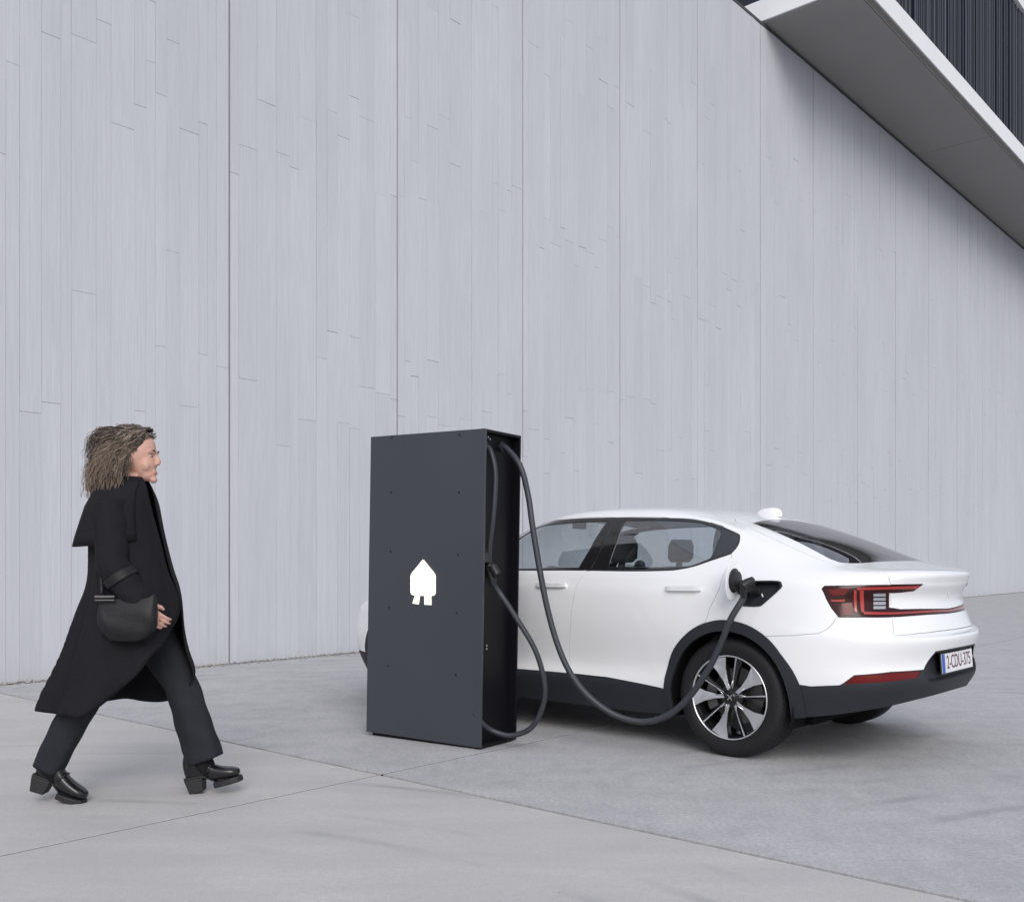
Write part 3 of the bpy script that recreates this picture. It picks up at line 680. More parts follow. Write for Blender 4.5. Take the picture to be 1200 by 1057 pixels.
# ---- licence plate
pc = [px_plane(u, v, 0, -.985) for u, v in ((1097.6,768.7),(1097.6,792.3))]
zc = (pc[0].z+pc[1].z)/2+.004
pl = MB(); pl.box((-.008, -.27, -.062), (0, .27, .062)); plo = pl.build('licence_plate', M['platefrm'], car, bevel=.003); plo.location = (-.975, 0, zc); plo.rotation_euler.y = R(4)
q = MB(); q.box((-.0105, -.262, -.054), (-.0081, .262, .054)); q.build('plate_sheet', M['plate'], plo)
q = MB(); q.box((-.0115, .214, -.053), (-.0106, .2615, .053)); q.build('plate_band', M['plateblue'], plo)
def text(name, s, size, m, parent, loc, rot, ext_=.0006, sx=1):
    cu = bpy.data.curves.new(name, 'FONT'); cu.body = s; cu.size = size; cu.align_x = 'CENTER'; cu.align_y = 'CENTER'; cu.extrude = ext_
    o = bpy.data.objects.new(name, cu); col.objects.link(o)
    dg = bpy.context.evaluated_depsgraph_get(); me = bpy.data.meshes.new_from_object(o.evaluated_get(dg)); bpy.data.objects.remove(o)
    me.materials.clear(); me.materials.append(m); o = bpy.data.objects.new(name, me); link(o, parent); o.location = loc; o.rotation_euler = rot; o.scale = (sx, 1, 1); return o
t_ = text('plate_lettering', '2-CDU-375', .108, M['platered'], plo, (-.0112, -.022, 0), (R(90), 0, R(-90)), sx=.80)
# ---- emblem on the tailgate
eb = Sf(np.array(10.), np.array(5.25)); b = MB()
for a in (0, 90, 180, 270):
    d1 = Vector((0, math.cos(R(a+45)), math.sin(R(a+45)))); d2 = Vector((0, -d1.z, d1.y)); c = Vector((eb[0]-.003, 0, eb[2]))
    b.prism([c+d1*.004+d2*.003, c+d1*.024, c+d1*.004-d2*.003], (-.003, 0, 0))
b.build('emblem', M['emblem'], car)
# ---- charge port box and flap
pp = Sf(np.array([a for a, _ in PORT]), np.array([b_ for _, b_ in PORT])); pn = Nf(np.array([a for a, _ in PORT]), np.array([b_ for _, b_ in PORT]))
mid = pp.mean(0); nrm = Vector(pn.mean(0)).normalized()
def ringp(scale, off): return [Vector(mid+(p-mid)*scale)+nrm*off for p in pp]
b = MB(); b.loft([ringp(1.06, .0035), ringp(1.0, .0045), ringp(.94, .001), ringp(.90, -.045)], caps=False)
cb = ringp(.90, -.045); b.add(cb, [tuple(range(len(cb)))])
cport = b.build('charge_port', M['plastic'], car, True, sharp=35)
sc = Vector(mid)+nrm*-.04
tx = Vector((1, 0, 0)); tx = (tx-nrm*tx.dot(nrm)).normalized(); tz = nrm.cross(tx); tz = tz if tz.z > 0 else -tz
def pp2(x, z, o): return Vector(mid)+tx*x+tz*z+nrm*o
b = MB()
for (x, z, r) in ((.035, .012, .027),):
    b.loft([[pp2(x+r*k_*math.cos(a), z+r*k_*math.sin(a), o) for a in [2*math.pi*j/24 for j in range(24)]] for k_, o in ((1, -.0445), (1, -.02), (.85, -.018), (.85, -.035))])
b.build('socket', M['plug'], cport, True, sharp=40)
b = MB()
for (x, z) in ((-.075, .028), (-.085, .005), (-.06, -.01)):
    b.loft([[pp2(x+.006*math.cos(a), z+.006*math.sin(a), o) for a in [2*math.pi*j/10 for j in range(10)]] for o in (-.0445, -.038)])
b.build('port_detail', M['cap'], cport)
q = MB(); q.prism([pp2(-.012, -.002, -.012), pp2(-.022, -.02, -.012), pp2(-.016, -.023, -.012), pp2(-.006, -.005, -.012)], nrm*-.002); q.build('port_sticker', M['tag'], cport)
# flap: hinged at the front edge of the port and swung open, outer face towards the front
fe = Vector(mid)+tx*.108; ho = nrm*1.0+tx*.06; ho.normalize(); thn = ho.cross(tz).normalized()
fl_pts = sm([(.0, .055), (.05, .072), (.115, .078), (.15, .06), (.16, .02), (.15, -.04), (.10, -.075), (.04, -.06), (.005, -.03)], 4, True)
P0 = [fe+tx*.012+ho*(a*.95+.012)+tz*(b_*1.55+.045) for a, b_ in fl_pts]
b = MB(); b.prism(P0, thn*.006); flap = b.build('charge_flap', M['paint'], car, bevel=.002)
inner = -thn if (thn.dot(tx) > 0) else thn
cfl = fe+tx*.012+ho*.085+tz*.045
b = MB()
sgn = inner
off0 = .0005 if sgn.dot(thn) < 0 else .0065
b.loft([[cfl+sgn*(o+off0)+ho*(k_*.052*math.cos(a))+tz*(k_*.064*math.sin(a)) for a in [2*math.pi*j/24 for j in range(24)]] for k_, o in ((1.1, 0), (1.1, .006), (.9, .01), (.82, .028), (.6, .03))])
b.build('flap_seal', M['plug'], flap, True, sharp=40)
b = MB(); b.tube([fe-tx*.004+tz*-.012+nrm*-.01, fe+tx*.004+nrm*.02+tz*-.008, cfl+sgn*.012-ho*.04], [.013, .014, .011], 10); b.build('flap_hinge', M['plug'], flap, True)
# ---- mirrors
for s in (1, -1):
    b = MB(); b.ell((2.0, s*1.02, 1.10), (.07, .10, .062), 20, 12); b.tube([(2.02, s*.84, 1.065), (2.01, s*.95, 1.075)], [.025, .02], 10)
    mo = b.build('mirror', M['paint'], car, True)
    q = MB(); q.ell((1.945, s*1.02, 1.10), (.018, .082, .048), 18, 10); q.build('mirror_glass', M['rimblack'], mo, True)
# ---- interior
def seat(x, y, s, wd=.25):
    o = MB()
    def sec(cx_, cz, w_, d_, n=36): return [(cx_+d_*abs(math.cos(a))**.6*math.copysign(1, math.cos(a)), y+w_*abs(math.sin(a))**.6*math.copysign(1, math.sin(a)), cz) for a in [2*math.pi*j/n for j in range(n)]]
    o.loft([sec(x-.02, .55, wd, .07), sec(x-.06, .75, wd*1.02, .075), sec(x-.11, .95, wd*.95, .065), sec(x-.145, 1.08, wd*.72, .05), sec(x-.15, 1.10, wd*.5, .03)])
    o.loft([sec(x-.155, 1.10, .03, .015), sec(x-.165, 1.15, .03, .015)])
    o.loft([sec(x-.165, 1.13, .105, .03), sec(x-.17, 1.16, .135, .05), sec(x-.175, 1.25, .135, .052), sec(x-.18, 1.30, .11, .035)])
    o.loft([sec(x+.18, .45, wd, .27), sec(x+.19, .56, wd*1.0, .28), sec(x+.19, .60, wd*.85, .24)])
    ob = o.build('seat', M['seat'], car, True, sharp=60)
for y in (.37, -.37): seat(1.30, y, 1)
o = MB()
for y in (.37, -.37, 0):
    pass
seat(.33, .36, 1, .27); seat(.33, -.36, 1, .27)
b = MB(); b.loft([[(x, y, z) for x, z in ((2.12, .75), (1.86, .82), (1.84, .93), (1.95, .99), (2.3, 1.03), (2.4, .9))] for y in (-.72, .72)]); b.build('dashboard', M['seat'], car, True, sharp=40)
b = MB(); ctr = Vector((1.70, .37, .93)); a1 = Vector((0, 1, 0)); a2 = Vector((.42, 0, .9)).normalized()
b.tube([ctr+a1*.18*math.cos(t)+a2*.18*math.sin(t) for t in [2*math.pi*k/32 for k in range(33)]], .014, 8, caps=False)
b.tube([ctr-a1*.17, ctr, ctr+a1*.17], .02, 8); b.tube([ctr, ctr+Vector((.16, 0, -.06))], .03, 8); b.build('steering_wheel', M['seat'], car, True)
b = MB(); b.box((-.68, -.60, 1.06), (.12, .60, 1.10)); b.build('parcel_shelf', M['seat'], car, bevel=.01)
b = MB(); b.box((.40, -.78, .42), (2.2, .78, .46)); b.build('cabin_floor', M['liner'], car)
b = MB(); b.box((1.78, -.06, 1.385), (1.80, .10, 1.45)); b.build('rear_view_mirror', M['plug'], car, bevel=.008)
# ---- wheels
def make_wheel():
    root = empty('wheel', parent=car); RT, W2 = .350, .1225       # outer face at local y = 0
    b = MB(); pr = [(.243, -.012), (.252, -.004), (.275, .003), (.30, .004), (.318, .0), (.332, -.012), (.340, -.024), (.345, -.034)]
    yy = -.034
    for g in (-.06, -.105, -.145, -.19):
        pr += [(.3495, g+.012), (.349, g+.006), (.340, g+.0045), (.340, g-.0045), (.349, g-.006)]
    pr += [(.348, -.212), (.342, -.224), (.33, -.236), (.31, -.245), (.27, -.245), (.245, -.235)]
    b.lathe(pr, 96); ty = b.build('tyre', M['rubber'], root, True, sharp=45)
    b = MB()
    for k in range(72):
        a = 2*math.pi*k/72
        for da in (0,):
            c, s = math.cos(a), math.sin(a); c2, s2 = math.cos(a+.03), math.sin(a+.03)
            b.add([(c*.3352, -.016, s*.3352), (c2*.3352, -.016, s2*.3352), (c2*.3478, -.041, s2*.3478), (c*.3478, -.041, s*.3478)], [(0, 1, 2, 3)])
    b.build('tread_sipe', M['liner'], ty)
    b = MB(); b.lathe([(.244, -.006), (.240, -.002), (.234, -.010), (.226, -.03), (.222, -.10), (.232, -.22), (.243, -.234)], 64); rim = b.build('rim', M['rimblack'], root, True, sharp=40)
    b = MB(); b.lathe([(.2465, -.005), (.2455, .001), (.2425, .002), (.2385, .001), (.2365, -.004)], 72); b.build('rim_lip', M['alloy'], rim, True)
    b = MB(); b.lathe([(.0, -.02), (.03, -.02), (.034, -.024), (.05, -.03), (.072, -.036), (.078, -.055), (.075, -.09)], 40); b.build('hub', M['rimblack'], rim, True, sharp=50)
    b = MB(); b.lathe([(.0, -.115), (.165, -.115), (.168, -.13), (.0, -.13)], 48); b.build('brake_disc', M['disc'], root, True, sharp=40)
    b = MB(); b.add([], []); rings = []
    for r_ in (.115, .18):
        rings.append([(r_*math.cos(t), -.10, r_*math.sin(t)) for t in [R(-30+60*k/10) for k in range(11)]])
    b.loft(rings, closed=False); rings2 = [[(p[0], -.06, p[2]) for p in r_] for r_ in rings]; b.loft(rings2, closed=False); b.loft([rings[0], rings2[0]], closed=False); b.loft([rings[1], rings2[1]], closed=False)
    b.build('brake_caliper', M['disc'], root, True, sharp=40)
    # outward face is +y; angle clockwise seen from outside, from straight up (outside view: car front is to the left -> +x left)
    def pol(r_, deg, y): return (-r_*math.sin(R(deg)), y, r_*math.cos(R(deg)))
    for k in range(5):
        a = -20+72*k
        # broad machined blade
        f_ = [(.040, -9), (.10, -6), (.17, -9.5), (.2385, -14.5), (.2395, 0), (.2385, 14.0), (.17, 10), (.10, 8.5), (.040, 10)]
        fy = [-.028, -.020, -.012, -.006, -.006, -.012, -.020, -.026, -.030]
        top = [pol(r_, a+d, y) for (r_, d), y in zip(f_, fy)]
        q = MB(); q.add(top, [(0, 1, 7, 8), (1, 2, 6, 7), (2, 3, 4, 5, 6)]); q.build('spoke_face', M['alloy'], rim)
        q = MB(); bot = [(x, y-.045, z) for x, y, z in top]; top2 = [(x, y-.005, z) for x, y, z in top]; q.loft([top2, bot]); q.build('spoke', M['rimblack'], rim)
        # thin blade with machined edge
        a2 = a+31
        f_ = [(.052, -2.0), (.15, -1.2), (.2385, -1.1), (.2385, 1.1), (.15, 1.2), (.052, 3)]
        top = [pol(r_, a2+d, y) for (r_, d), y in zip(f_, [-.028, -.014, -.007, -.007, -.014, -.028])]
        q = MB(); q.add(top, [(0, 1, 4, 5), (1, 2, 3, 4)]); q.build('spoke_face', M['alloy'], rim)
        f_ = [(.040, -8), (.15, -1.2), (.2375, -1.2), (.2375, 9), (.17, 6), (.040, 12)]
        top = [pol(r_, a2+d, y) for (r_, d), y in zip(f_, [-.031, -.0155, -.0085, -.03, -.03, -.034])]
        q = MB(); q.loft([top, [(x, y-.03, z) for x, y, z in top]]); q.build('spoke', M['rimblack'], rim)
        # hub edge line linking blades
        q = MB(); q.tube([pol(.105, a+5.5, -.0235), pol(.062, a+12, -.024), pol(.050, a+16, -.026), pol(.062, a+22, -.024), pol(.10, a2-1.0, -.0195)], .0026, 6); q.build('spoke_edge', M['alloy'], rim, True)
        q = MB(); cx_, _, cz_ = pol(.062, a+16+8, 0); q.lathe([(.0, -.035), (.011, -.035), (.012, -.05)], 12, c=(cx_, 0, cz_)); q.build('lug_nut', M['disc'], rim, True, sharp=40)
    q = MB(); q.lathe([(0, -.0155), (.026, -.0155), (.03, -.019)], 32); cap_ = q.build('hub_cap', M['rimblack'], rim, True, sharp=40)
    for d in (45, 135, 225, 315):
        q = MB(); q.add([pol(.003, d-60, -.0145), pol(.022, d-6, -.0145), pol(.022, d+6, -.0145), pol(.003, d+60, -.0145)], [(0, 1, 2, 3)]); q.build('hub_star', M['alloy'], rim)
    q = MB(); q.lathe([(0, .0035), (.003, .0035), (.0035, .001)], 8, c=(-.0+.2945*math.sin(R(-125))*-1, 0, .2945*math.cos(R(-125)))); q.build('tyre_mark', M['tag'], ty)
    return root
w0 = make_wheel()
def dup(o, parent):
    c = o.copy(); col.objects.link(c); c.parent = parent
    for ch in o.children: dup(ch, c)
    return c
w0.location = (0, .908, .3495)
for (x, s) in ((WB, 1), (0, -1), (WB, -1)):
    c = dup(w0, car); c.location = (x, s*.908, .3495); c.rotation_euler = (0, 0, 0 if s == 1 else math.pi)
# ------------------------------------------------------------------ charging cabinet
CC = np.array([-.191, 6.003]); CRZ = math.atan2(-.517, .766)
chg = empty('charging_cabinet', (CC[0], CC[1], 0), CRZ, 'tall anthracite charging cabinet with glowing house-shaped plug sign', 'charger')
chg.matrix_world = Matrix.Translation((CC[0], CC[1], 0)) @ Matrix.Rotation(R(.9), 4, 'Y') @ Matrix.Rotation(CRZ, 4, 'Z') @ Matrix.Translation((-.924, 0, 0))   # it leans a little
bpy.context.view_layer.update()
CMI = chg.matrix_world.inverted()
CWD, CDP, CHT = .924, .395, 1.943
b = MB(); b.box((0, 0, .012), (CWD, .018, CHT)); b.build('front_panel', M['cabinet'], chg, bevel=.003)
b = MB(); b.box((0, CDP-.014, .012), (CWD-.002, CDP, CHT-.001)); b.build('back_panel', M['cabinner'], chg, bevel=.002)
b = MB(); b.box((.001, .0185, .013), (.018, CDP-.0145, CHT-.002)); b.build('side_panel', M['cabinet'], chg)
b = MB(); b.box((.0185, .0185, CHT-.018), (CWD-.001, CDP-.0145, CHT-.002)); b.build('top_panel', M['cabinner'], chg)
b = MB(); b.box((.0185, .0185, .013), (CWD-.001, CDP-.0145, .03)); b.build('bottom_panel', M['cabinner'], chg)
b = MB(); b.box((CWD-.07, .0185, .0305), (CWD-.06, CDP-.0145, CHT-.0185)); b.build('recess_panel', M['cabinner'], chg)
b = MB(); b.box((.03, .03, -.03), (CWD-.03, CDP-.02, .012)); b.build('plinth', M['cabinner'], chg)
def chp(u, v, y=0.0):
    """photo direction met with the cabinet plane local y = const"""
    o = CMI @ Vector((0, 0, H)); d = (CMI.to_3x3() @ Vector(((u-CX)/F, 1, (HOR-v)/F))); return o+d*((y-o.y)/d.y)
zz = lambda X, Y: (410+X/2.642, 490+Y/2.642)
for X, Y in ((130,60),(340,52),(128,230),(338,230),(126,412),(335,423),(122,585),(331,603),(118,767),(328,795)):
    p = chp(*zz(X, Y)); q = MB(); q.lathe([(0, -.0035), (.0052, -.0035), (.0066, -.0008), (.0066, .001)], 12, c=(p.x, 0, p.z)); q.build('screw', M['screw'], chg, True, sharp=40)
def rnd(poly, r, n=4):
    out = []
    for i, p in enumerate(poly):
        p, a, c = Vector(p), Vector(poly[i-1]), Vector(poly[(i+1) % len(poly)]); rr = r[i]
        if rr == 0: out.append(p); continue
        A = p+(a-p).normalized()*rr; C = p+(c-p).normalized()*rr
        for k in range(n+1): t = k/n; out.append(A*(1-t)**2+p*2*t*(1-t)+C*t*t)
    return out
sg = [chp(*zz(X, Y)) for X, Y in ((228,437),(266,484),(266,549),(252.5,550),(253,578),(232.5,577),(232,550),(217.5,549),(214,576),(195.5,573),(203,549),(189.5,546),(189.5,484))]
sg = rnd([(p.x, -.0005, p.z) for p in sg], [.006, .014, .022, 0, 0, 0, 0, 0, 0, 0, 0, .022, .014])
q = MB(); q.prism(sg, (0, -.006, 0)); q.build('lit_sign', M['sign'], chg)['label'] = 'glowing house-shaped plug sign'
q = MB(); q.lathe([(0, .0), (.03, .0), (.03, .02), (0, .02)], 16, 'x', c=(CWD-.0595, .24, 1.86)); q.build('cable_gland', M['plug'], chg, True, sharp=40)
q = MB(); q.lathe([(0, .0), (.03, .0), (.03, .02), (0, .02)], 16, 'x', c=(CWD-.0595, .06, 1.85)); q.build('cable_gland', M['plug'], chg, True, sharp=40)
for k, (y, z) in enumerate(((.11, 1.905), (.13, 1.895), (.13, .62), (.13, .60))):
    q = MB(); q.lathe([(0, .004), (.006, .004), (.007, 0)], 10, 'x', c=(CWD-.0595, y, z)); q.build('inner_screw', M['metal'], chg)
q = MB(); q.box((CWD-.0595, .05, 1.13), (CWD-.03, .12, 1.20)); q.box((CWD-.0595, .04, 1.201), (CWD-.03, .13, 1.215)); q.build('plug_holster', M['plug'], chg, bevel=.006)
def ch2w(p): return chg.matrix_world @ Vector(p)
# ---- cable plugged into the car
RC = .0185
port_w = Vector(c2w(np.array(mid))); nrm_w = Vector((float(nrm.x*FW[0]+nrm.y*LF[0]), float(nrm.x*FW[1]+nrm.y*LF[1]), nrm.z))
cab = empty('charging_cable', (port_w.x, port_w.y, 0), 0, 'dark cable looping from the cabinet top to the car charge port', 'cable')
co = Vector(cab.location)
plug_end = at_depth(872.5, 699, 5.60)
p1 = [ch2w((CWD-.055, .24, 1.86)), ch2w((CWD-.015, .243, 1.85))]
for u, v, Y in ((609.5,546,6.14),(618.8,580,6.12),(624,616,6.09),(632,664.8,6.06),(641.5,713,6.03),(653.6,755.6,6.0),(668.7,789,5.97),(690,816,5.94),(720,837.3,5.90),(753.5,845.5,5.85),(783.8,837.3,5.79),(808,816,5.73),(829,786,5.675),(844.3,755.6,5.64),(856.4,725.3,5.61)): p1.append(at_depth(u, v, Y))
p1.append(plug_end)
b = MB(); b.tube([p-co for p in cr(p1, 7)], RC, 14); b.build('hose', M['cable'], cab, True)
# connector: body runs from the cable up into the socket
sw = Vector(c2w(np.array(pp2(.035, .012, -.02)))); nw = nrm_w.normalized()
b = MB(); out_ = sw+nw*.16
b.tube([p-co for p in cr([plug_end-(plug_end-p1[-2]).normalized()*.01, plug_end+(out_-plug_end)*.4, out_+nw*-.01, sw+nw*.09, sw+nw*.05], 5)], [.0195]*5+[.022]*5+[.027]*5+[.030]*5+[.031], 16)
b.tube([sw+nw*.052-co, sw+nw*.02-co, sw-co], [.027, .026, .0255], 18); b.build('connector', M['plug'], cab, True, sharp=50)
up = Vector((0, 0, 1)); b = MB(); hp = at_depth(876.5, 683.5, 5.585)
b.tube([hp+Vector((-.035, -.012, -.018))-co, hp+Vector((-.01, -.004, 0))-co, hp+Vector((.03, .012, .014))-co], [.024, .026, .025], 14); b.build('connector_grip', M['plug'], cab, True, sharp=50)
# ---- spare cable parked in the cabinet
cab2 = empty('charging_cable', ch2w((CWD, .06, 0)), 0, 'dark spare cable hanging in a loop from the side of the cabinet', 'cable')
co = Vector(cab2.location)
def chx(u, v, x):
    o = CMI @ Vector((0, 0, H)); d = (CMI.to_3x3() @ Vector(((u-CX)/F, 1, (HOR-v)/F))); return ch2w(o+d*((x-o.x)/d.x))
p2 = [ch2w((CWD-.055, .05, 1.85)), chx(574.5, 528, CWD-.03), chx(580.5, 556, CWD+.005), chx(578, 603.6, CWD-.0), chx(573.6, 641, CWD-.03), chx(573.5, 662, CWD-.045)]
b = MB(); b.tube([p-co for p in cr(p2, 6)], .0165, 12); b.build('hose', M['cable'], cab2, True)
p3 = [chx(576, 682, CWD-.02), at_depth(585, 694, 6.02), at_depth(603, 721, 6.0), at_depth(627.6, 762.5, 5.98), at_depth(638.6, 804, 5.98), at_depth(635, 830.6, 6.0), at_depth(622, 853, 6.03), at_depth(599, 861.5, 6.06), at_depth(577, 856, 6.075), chx(564.5, 847, CWD-.02), chx(556, 835, CWD-.055)]
b = MB(); b.tube([p-co for p in cr(p3, 7)], .0165, 12); b.build('hose', M['cable'], cab2, True)
a = chx(573.5, 662, CWD-.045); c = chx(578, 685, CWD-.012)
b = MB(); b.tube([p-co for p in (a, a+(c-a)*.4, a+(c-a)*.7, c)], [.024, .03, .027, .02], 14); b.build('connector', M['plug'], cab2, True, sharp=50)
a = chx(577, 663, CWD-.01); c = chx(583, 674, CWD+.03)
b = MB(); b.tube([a-co, (a+c)/2-co, c-co], [.026, .029, .026], 14); b.build('connector_grip', M['plug'], cab2, True, sharp=50)

# ------------------------------------------------------------------ person (x forward, y away from the camera, z up)
PXO, PYO, PS = -1.87, 4.82, F/4.82
per = empty('person', (PXO, PYO, 0), 0, 'person with long curly grey hair striding past in a long black coat', 'person')
def q2(u, v): return ((u-CX)/PS-PXO, H-(v-HOR)/PS)
def capsule(b, pts, rad, n=14): b.tube([tuple(p) for p in pts], rad, n)
bd = MB()
# torso as elliptical rings (centre x, half depth, half width, z)
def ering(cx_, cy, z, a, c, n=24): return [(cx_+a*math.cos(t), cy+c*math.sin(t), z) for t in [2*math.pi*k/n for k in range(n)]]
bd.loft([ering(*r_) for r_ in ((-.01,0,.86,.10,.14),(0,0,.93,.125,.175),(.0,0,1.03,.115,.16),(.01,0,1.12,.10,.14),(.015,0,1.22,.115,.155),(.01,0,1.32,.12,.175),(-.005,0,1.40,.10,.18),(-.015,0,1.45,.07,.12),(0,0,1.49,.055,.06))])
bd.tube([(-.015,0,1.42),(.01,0,1.50),(.035,0,1.57)], [.062,.055,.058], 16)
# head: skull, face wedge, jaw, nose, lips, ears
bd.ell((.045,0,1.675), (.098,.077,.112), 24, 16); bd.ell((.085,0,1.62), (.062,.060,.085), 20, 14); bd.ell((.10,0,1.562), (.040,.042,.034), 16, 10)
bd.tube([(.146,0,1.655),(.157,0,1.625),(.153,0,1.612)], [.008,.013,.012], 10); bd.ell((.149,0,1.613), (.013,.017,.009), 10, 8)
bd.ell((.137,0,1.575), (.011,.024,.009), 12, 8); bd.ell((.135,0,1.560), (.010,.022,.009), 12, 8); bd.ell((.132,0,1.537), (.018,.022,.018), 12, 8)
bd.ell((.132,0,1.668), (.018,.058,.012), 14, 8)
for s in (-1, 1): bd.ell((.04,s*.079,1.635), (.024,.010,.034), 12, 8); bd.ell((.105,s*.04,1.605), (.026,.02,.03), 10, 8)
# arms (near = right arm, y < 0)
NS, NE, NW = Vector((-.01,-.185,1.405)), Vector((.035,-.245,1.12)), Vector((.15,-.235,.945))
FS, FE_, FW_ = Vector((-.01,.185,1.405)), Vector((-.03,.235,1.12)), Vector((-.06,.24,.90))
for a, e, w_ in ((NS,NE,NW),(FS,FE_,FW_)): bd.tube([a, (a+e)/2, e, (e+w_)/2, w_], [.055,.048,.042,.040,.029], 14)
# hands: palm, four fingers, thumb
def hand(wr, d, side, curl):
    d = d.normalized(); sd_ = Vector((0, side, 0)); pn_ = d.cross(sd_).normalized(); sd2 = pn_.cross(d).normalized()
    up_ = pn_
    bd.loft([[wr+d*t+up_*(a_*math.cos(q))+sd2*(c_*math.sin(q)) for q in [2*math.pi*k/14 for k in range(14)]] for t, a_, c_ in ((-.01,.026,.020),(.02,.032,.018),(.055,.039,.016),(.085,.038,.014),(.092,.03,.01))])
    for i, (o_, L_) in enumerate(((.029,.070),(.010,.078),(-.010,.072),(-.028,.058))):
        p = wr+d*.082+up_*o_; pts = [p-d*.02, p]; dd = d.copy()
        for k, fr in enumerate((.45,.3,.25)):
            ang = curl*(.6+.4*k); dd = (dd*math.cos(ang)+sd2*math.sin(ang)*(-side)*-1).normalized(); p = p+dd*L_*fr; pts.append(p)
        bd.tube(pts, [.0082,.0082,.0078,.0072,.006], 8)
    p = wr+d*.02+up_*.03; bd.tube([p-up_*.01, p+up_*.018+d*.02+sd2*side*-.006, p+up_*.024+d*.045+sd2*side*.01, p+up_*.02+d*.062+sd2*side*.02], [.014,.0125,.0105,.008], 8)
hand(NW+Vector((.012,0,-.018)), Vector((.78,.12,-.62)), 1, .55)
hand(FW_, Vector((.05,-.1,-1)), -1, .4)
# legs (right leg behind, left leg in front)
RH, RK, RA = Vector((-.02,-.09,.93)), Vector((-.15,-.10,.53)), Vector((-.335,-.10,.175))
LH, LK, LA = Vector((.02,.09,.93)), Vector((.215,.095,.545)), Vector((.345,.09,.13))
for h_, k_, a_ in ((RH,RK,RA),(LH,LK,LA)): bd.tube([h_, (h_+k_)/2, k_, k_+(a_-k_)*.35, a_], [.092,.075,.056,.054,.038], 16)
bd.ell((-.265,-.10,.105), (.035,.022,.02), 12, 8); bd.ell((.40,.09,.105), (.05,.026,.026), 12, 8)
body = bd.build('body', M['skin'], per, True)
rm = body.modifiers.new('remesh', 'REMESH'); rm.mode = 'VOXEL'; rm.voxel_size = .0042; rm.use_smooth_shade = True
smo = body.modifiers.new('smooth', 'SMOOTH'); smo.factor = .5; smo.iterations = 4
for s in (-1, 1):
    q = MB(); q.ell((.1300,s*.031,1.648), (.009,.012,.0042), 12, 8); q.build('eye', M['eyewhite'], per, True)
    q = MB(); q.ell((.1365,s*.032,1.648), (.0042,.0065,.0046), 10, 6); q.build('iris', M['iris'], per, True)
    q = MB(); q.tube([(.146,s*.012,1.670),(.147,s*.03,1.676),(.132,s*.052,1.671)], [.003,.004,.002], 6); q.build('eyebrow', M['hairdk'], per, True)
q = MB(); q.tube([(.138,-.020,1.567),(.144,-.008,1.568),(.1455,0,1.568),(.144,.008,1.568),(.138,.020,1.567)], [.003,.0055,.006,.0055,.003], 8); q.build('lips', M['lip'], per, True)
# hair: cap of the skull and long curls falling behind
hr = random.Random(21); hc, hd = MB(), MB()
hd.ell((.024,0,1.702), (.104,.090,.096), 22, 14, Matrix.Rotation(R(-20), 3, 'Y'))
hd.ell((-.02,0,1.64), (.075,.088,.10), 20, 12)
hd.ell((-.045,0,1.60), (.062,.080,.10), 18, 12); hd.build('hair_cap', M['hairdk'], per, True); hd = MB()
def curl(b, root, end, amp, turns, r0):
    root, end = Vector(root), Vector(end); ax = (end-root); L_ = ax.length; ax.normalize(); s1 = ax.orthogonal().normalized(); s2 = ax.cross(s1); ph = hr.random()*6.28; n = int(turns*6)+4; pts = []
    for k in range(n+1):
        t = k/n; w_ = amp*min(1, t*3); sag = Vector((-.025*math.sin(t*3.1), 0, .03*math.sin(t*3.1)))
        pts.append(root+ax*L_*t+sag+s1*w_*math.cos(ph+t*turns*6.28)+s2*w_*math.sin(ph+t*turns*6.28))
    b.tube(pts, [r0*(1-.65*k/n) for k in range(n+1)], 4)
for k in range(2600):
    th = hr.uniform(-1.0, 1.0)*math.pi*.66; ph = hr.uniform(-.25, 1.45)   # around the back and the sides of the head
    d = Vector((-math.cos(th)*math.cos(ph), math.sin(th)*math.cos(ph), math.sin(ph)))
    root = Vector((.022,0,1.685))+Vector((d.x*.102, d.y*.088, d.z*.104))
    if root.x > .085 and root.z < 1.73: continue
    out = Vector((d.x, d.y, 0)); L_ = hr.uniform(.14, .30)
    end = root+Vector((-.03-.045*hr.random(), out.y*.045, -L_))+out*hr.uniform(.0, .055)
    lim = .055-.05*hr.random()
    if end.x > lim: end.x = lim
    end.z = max(end.z, 1.44+hr.random()**2*.13)
    curl(hd if (root.z > 1.73 and hr.random() < .6) else hc, root, end, hr.uniform(.004, .012), hr.uniform(1.6, 3.4), hr.uniform(.0012, .0026))
for k in range(800):
    th = hr.uniform(-1, 1)*1.5; root = Vector((.125-.19*hr.random(), math.sin(th)*.070, 1.740+.05*math.cos(th)))
    end = root+Vector((-.06-.06*hr.random(), math.copysign(.02+.025*hr.random(), th), -.08-.07*hr.random()))
    curl(hd if hr.random() < .7 else hc, root, end, hr.uniform(.003, .009), 2.2, .0022)
for k in range(520):
    y_ = hr.uniform(-1, 1); root = Vector((.128-.035*y_*y_-hr.random()*.02, y_*.072, 1.733-.03*y_*y_+hr.random()*.02))
    end = Vector((hr.uniform(-.06, .06), y_*hr.uniform(.07, .105), 1.785-.075*y_*y_+hr.uniform(-.03, .012)))
    curl(hd if hr.random() < .6 else hc, root, end, hr.uniform(.003, .007), hr.uniform(1, 2), hr.uniform(.0014, .0026))
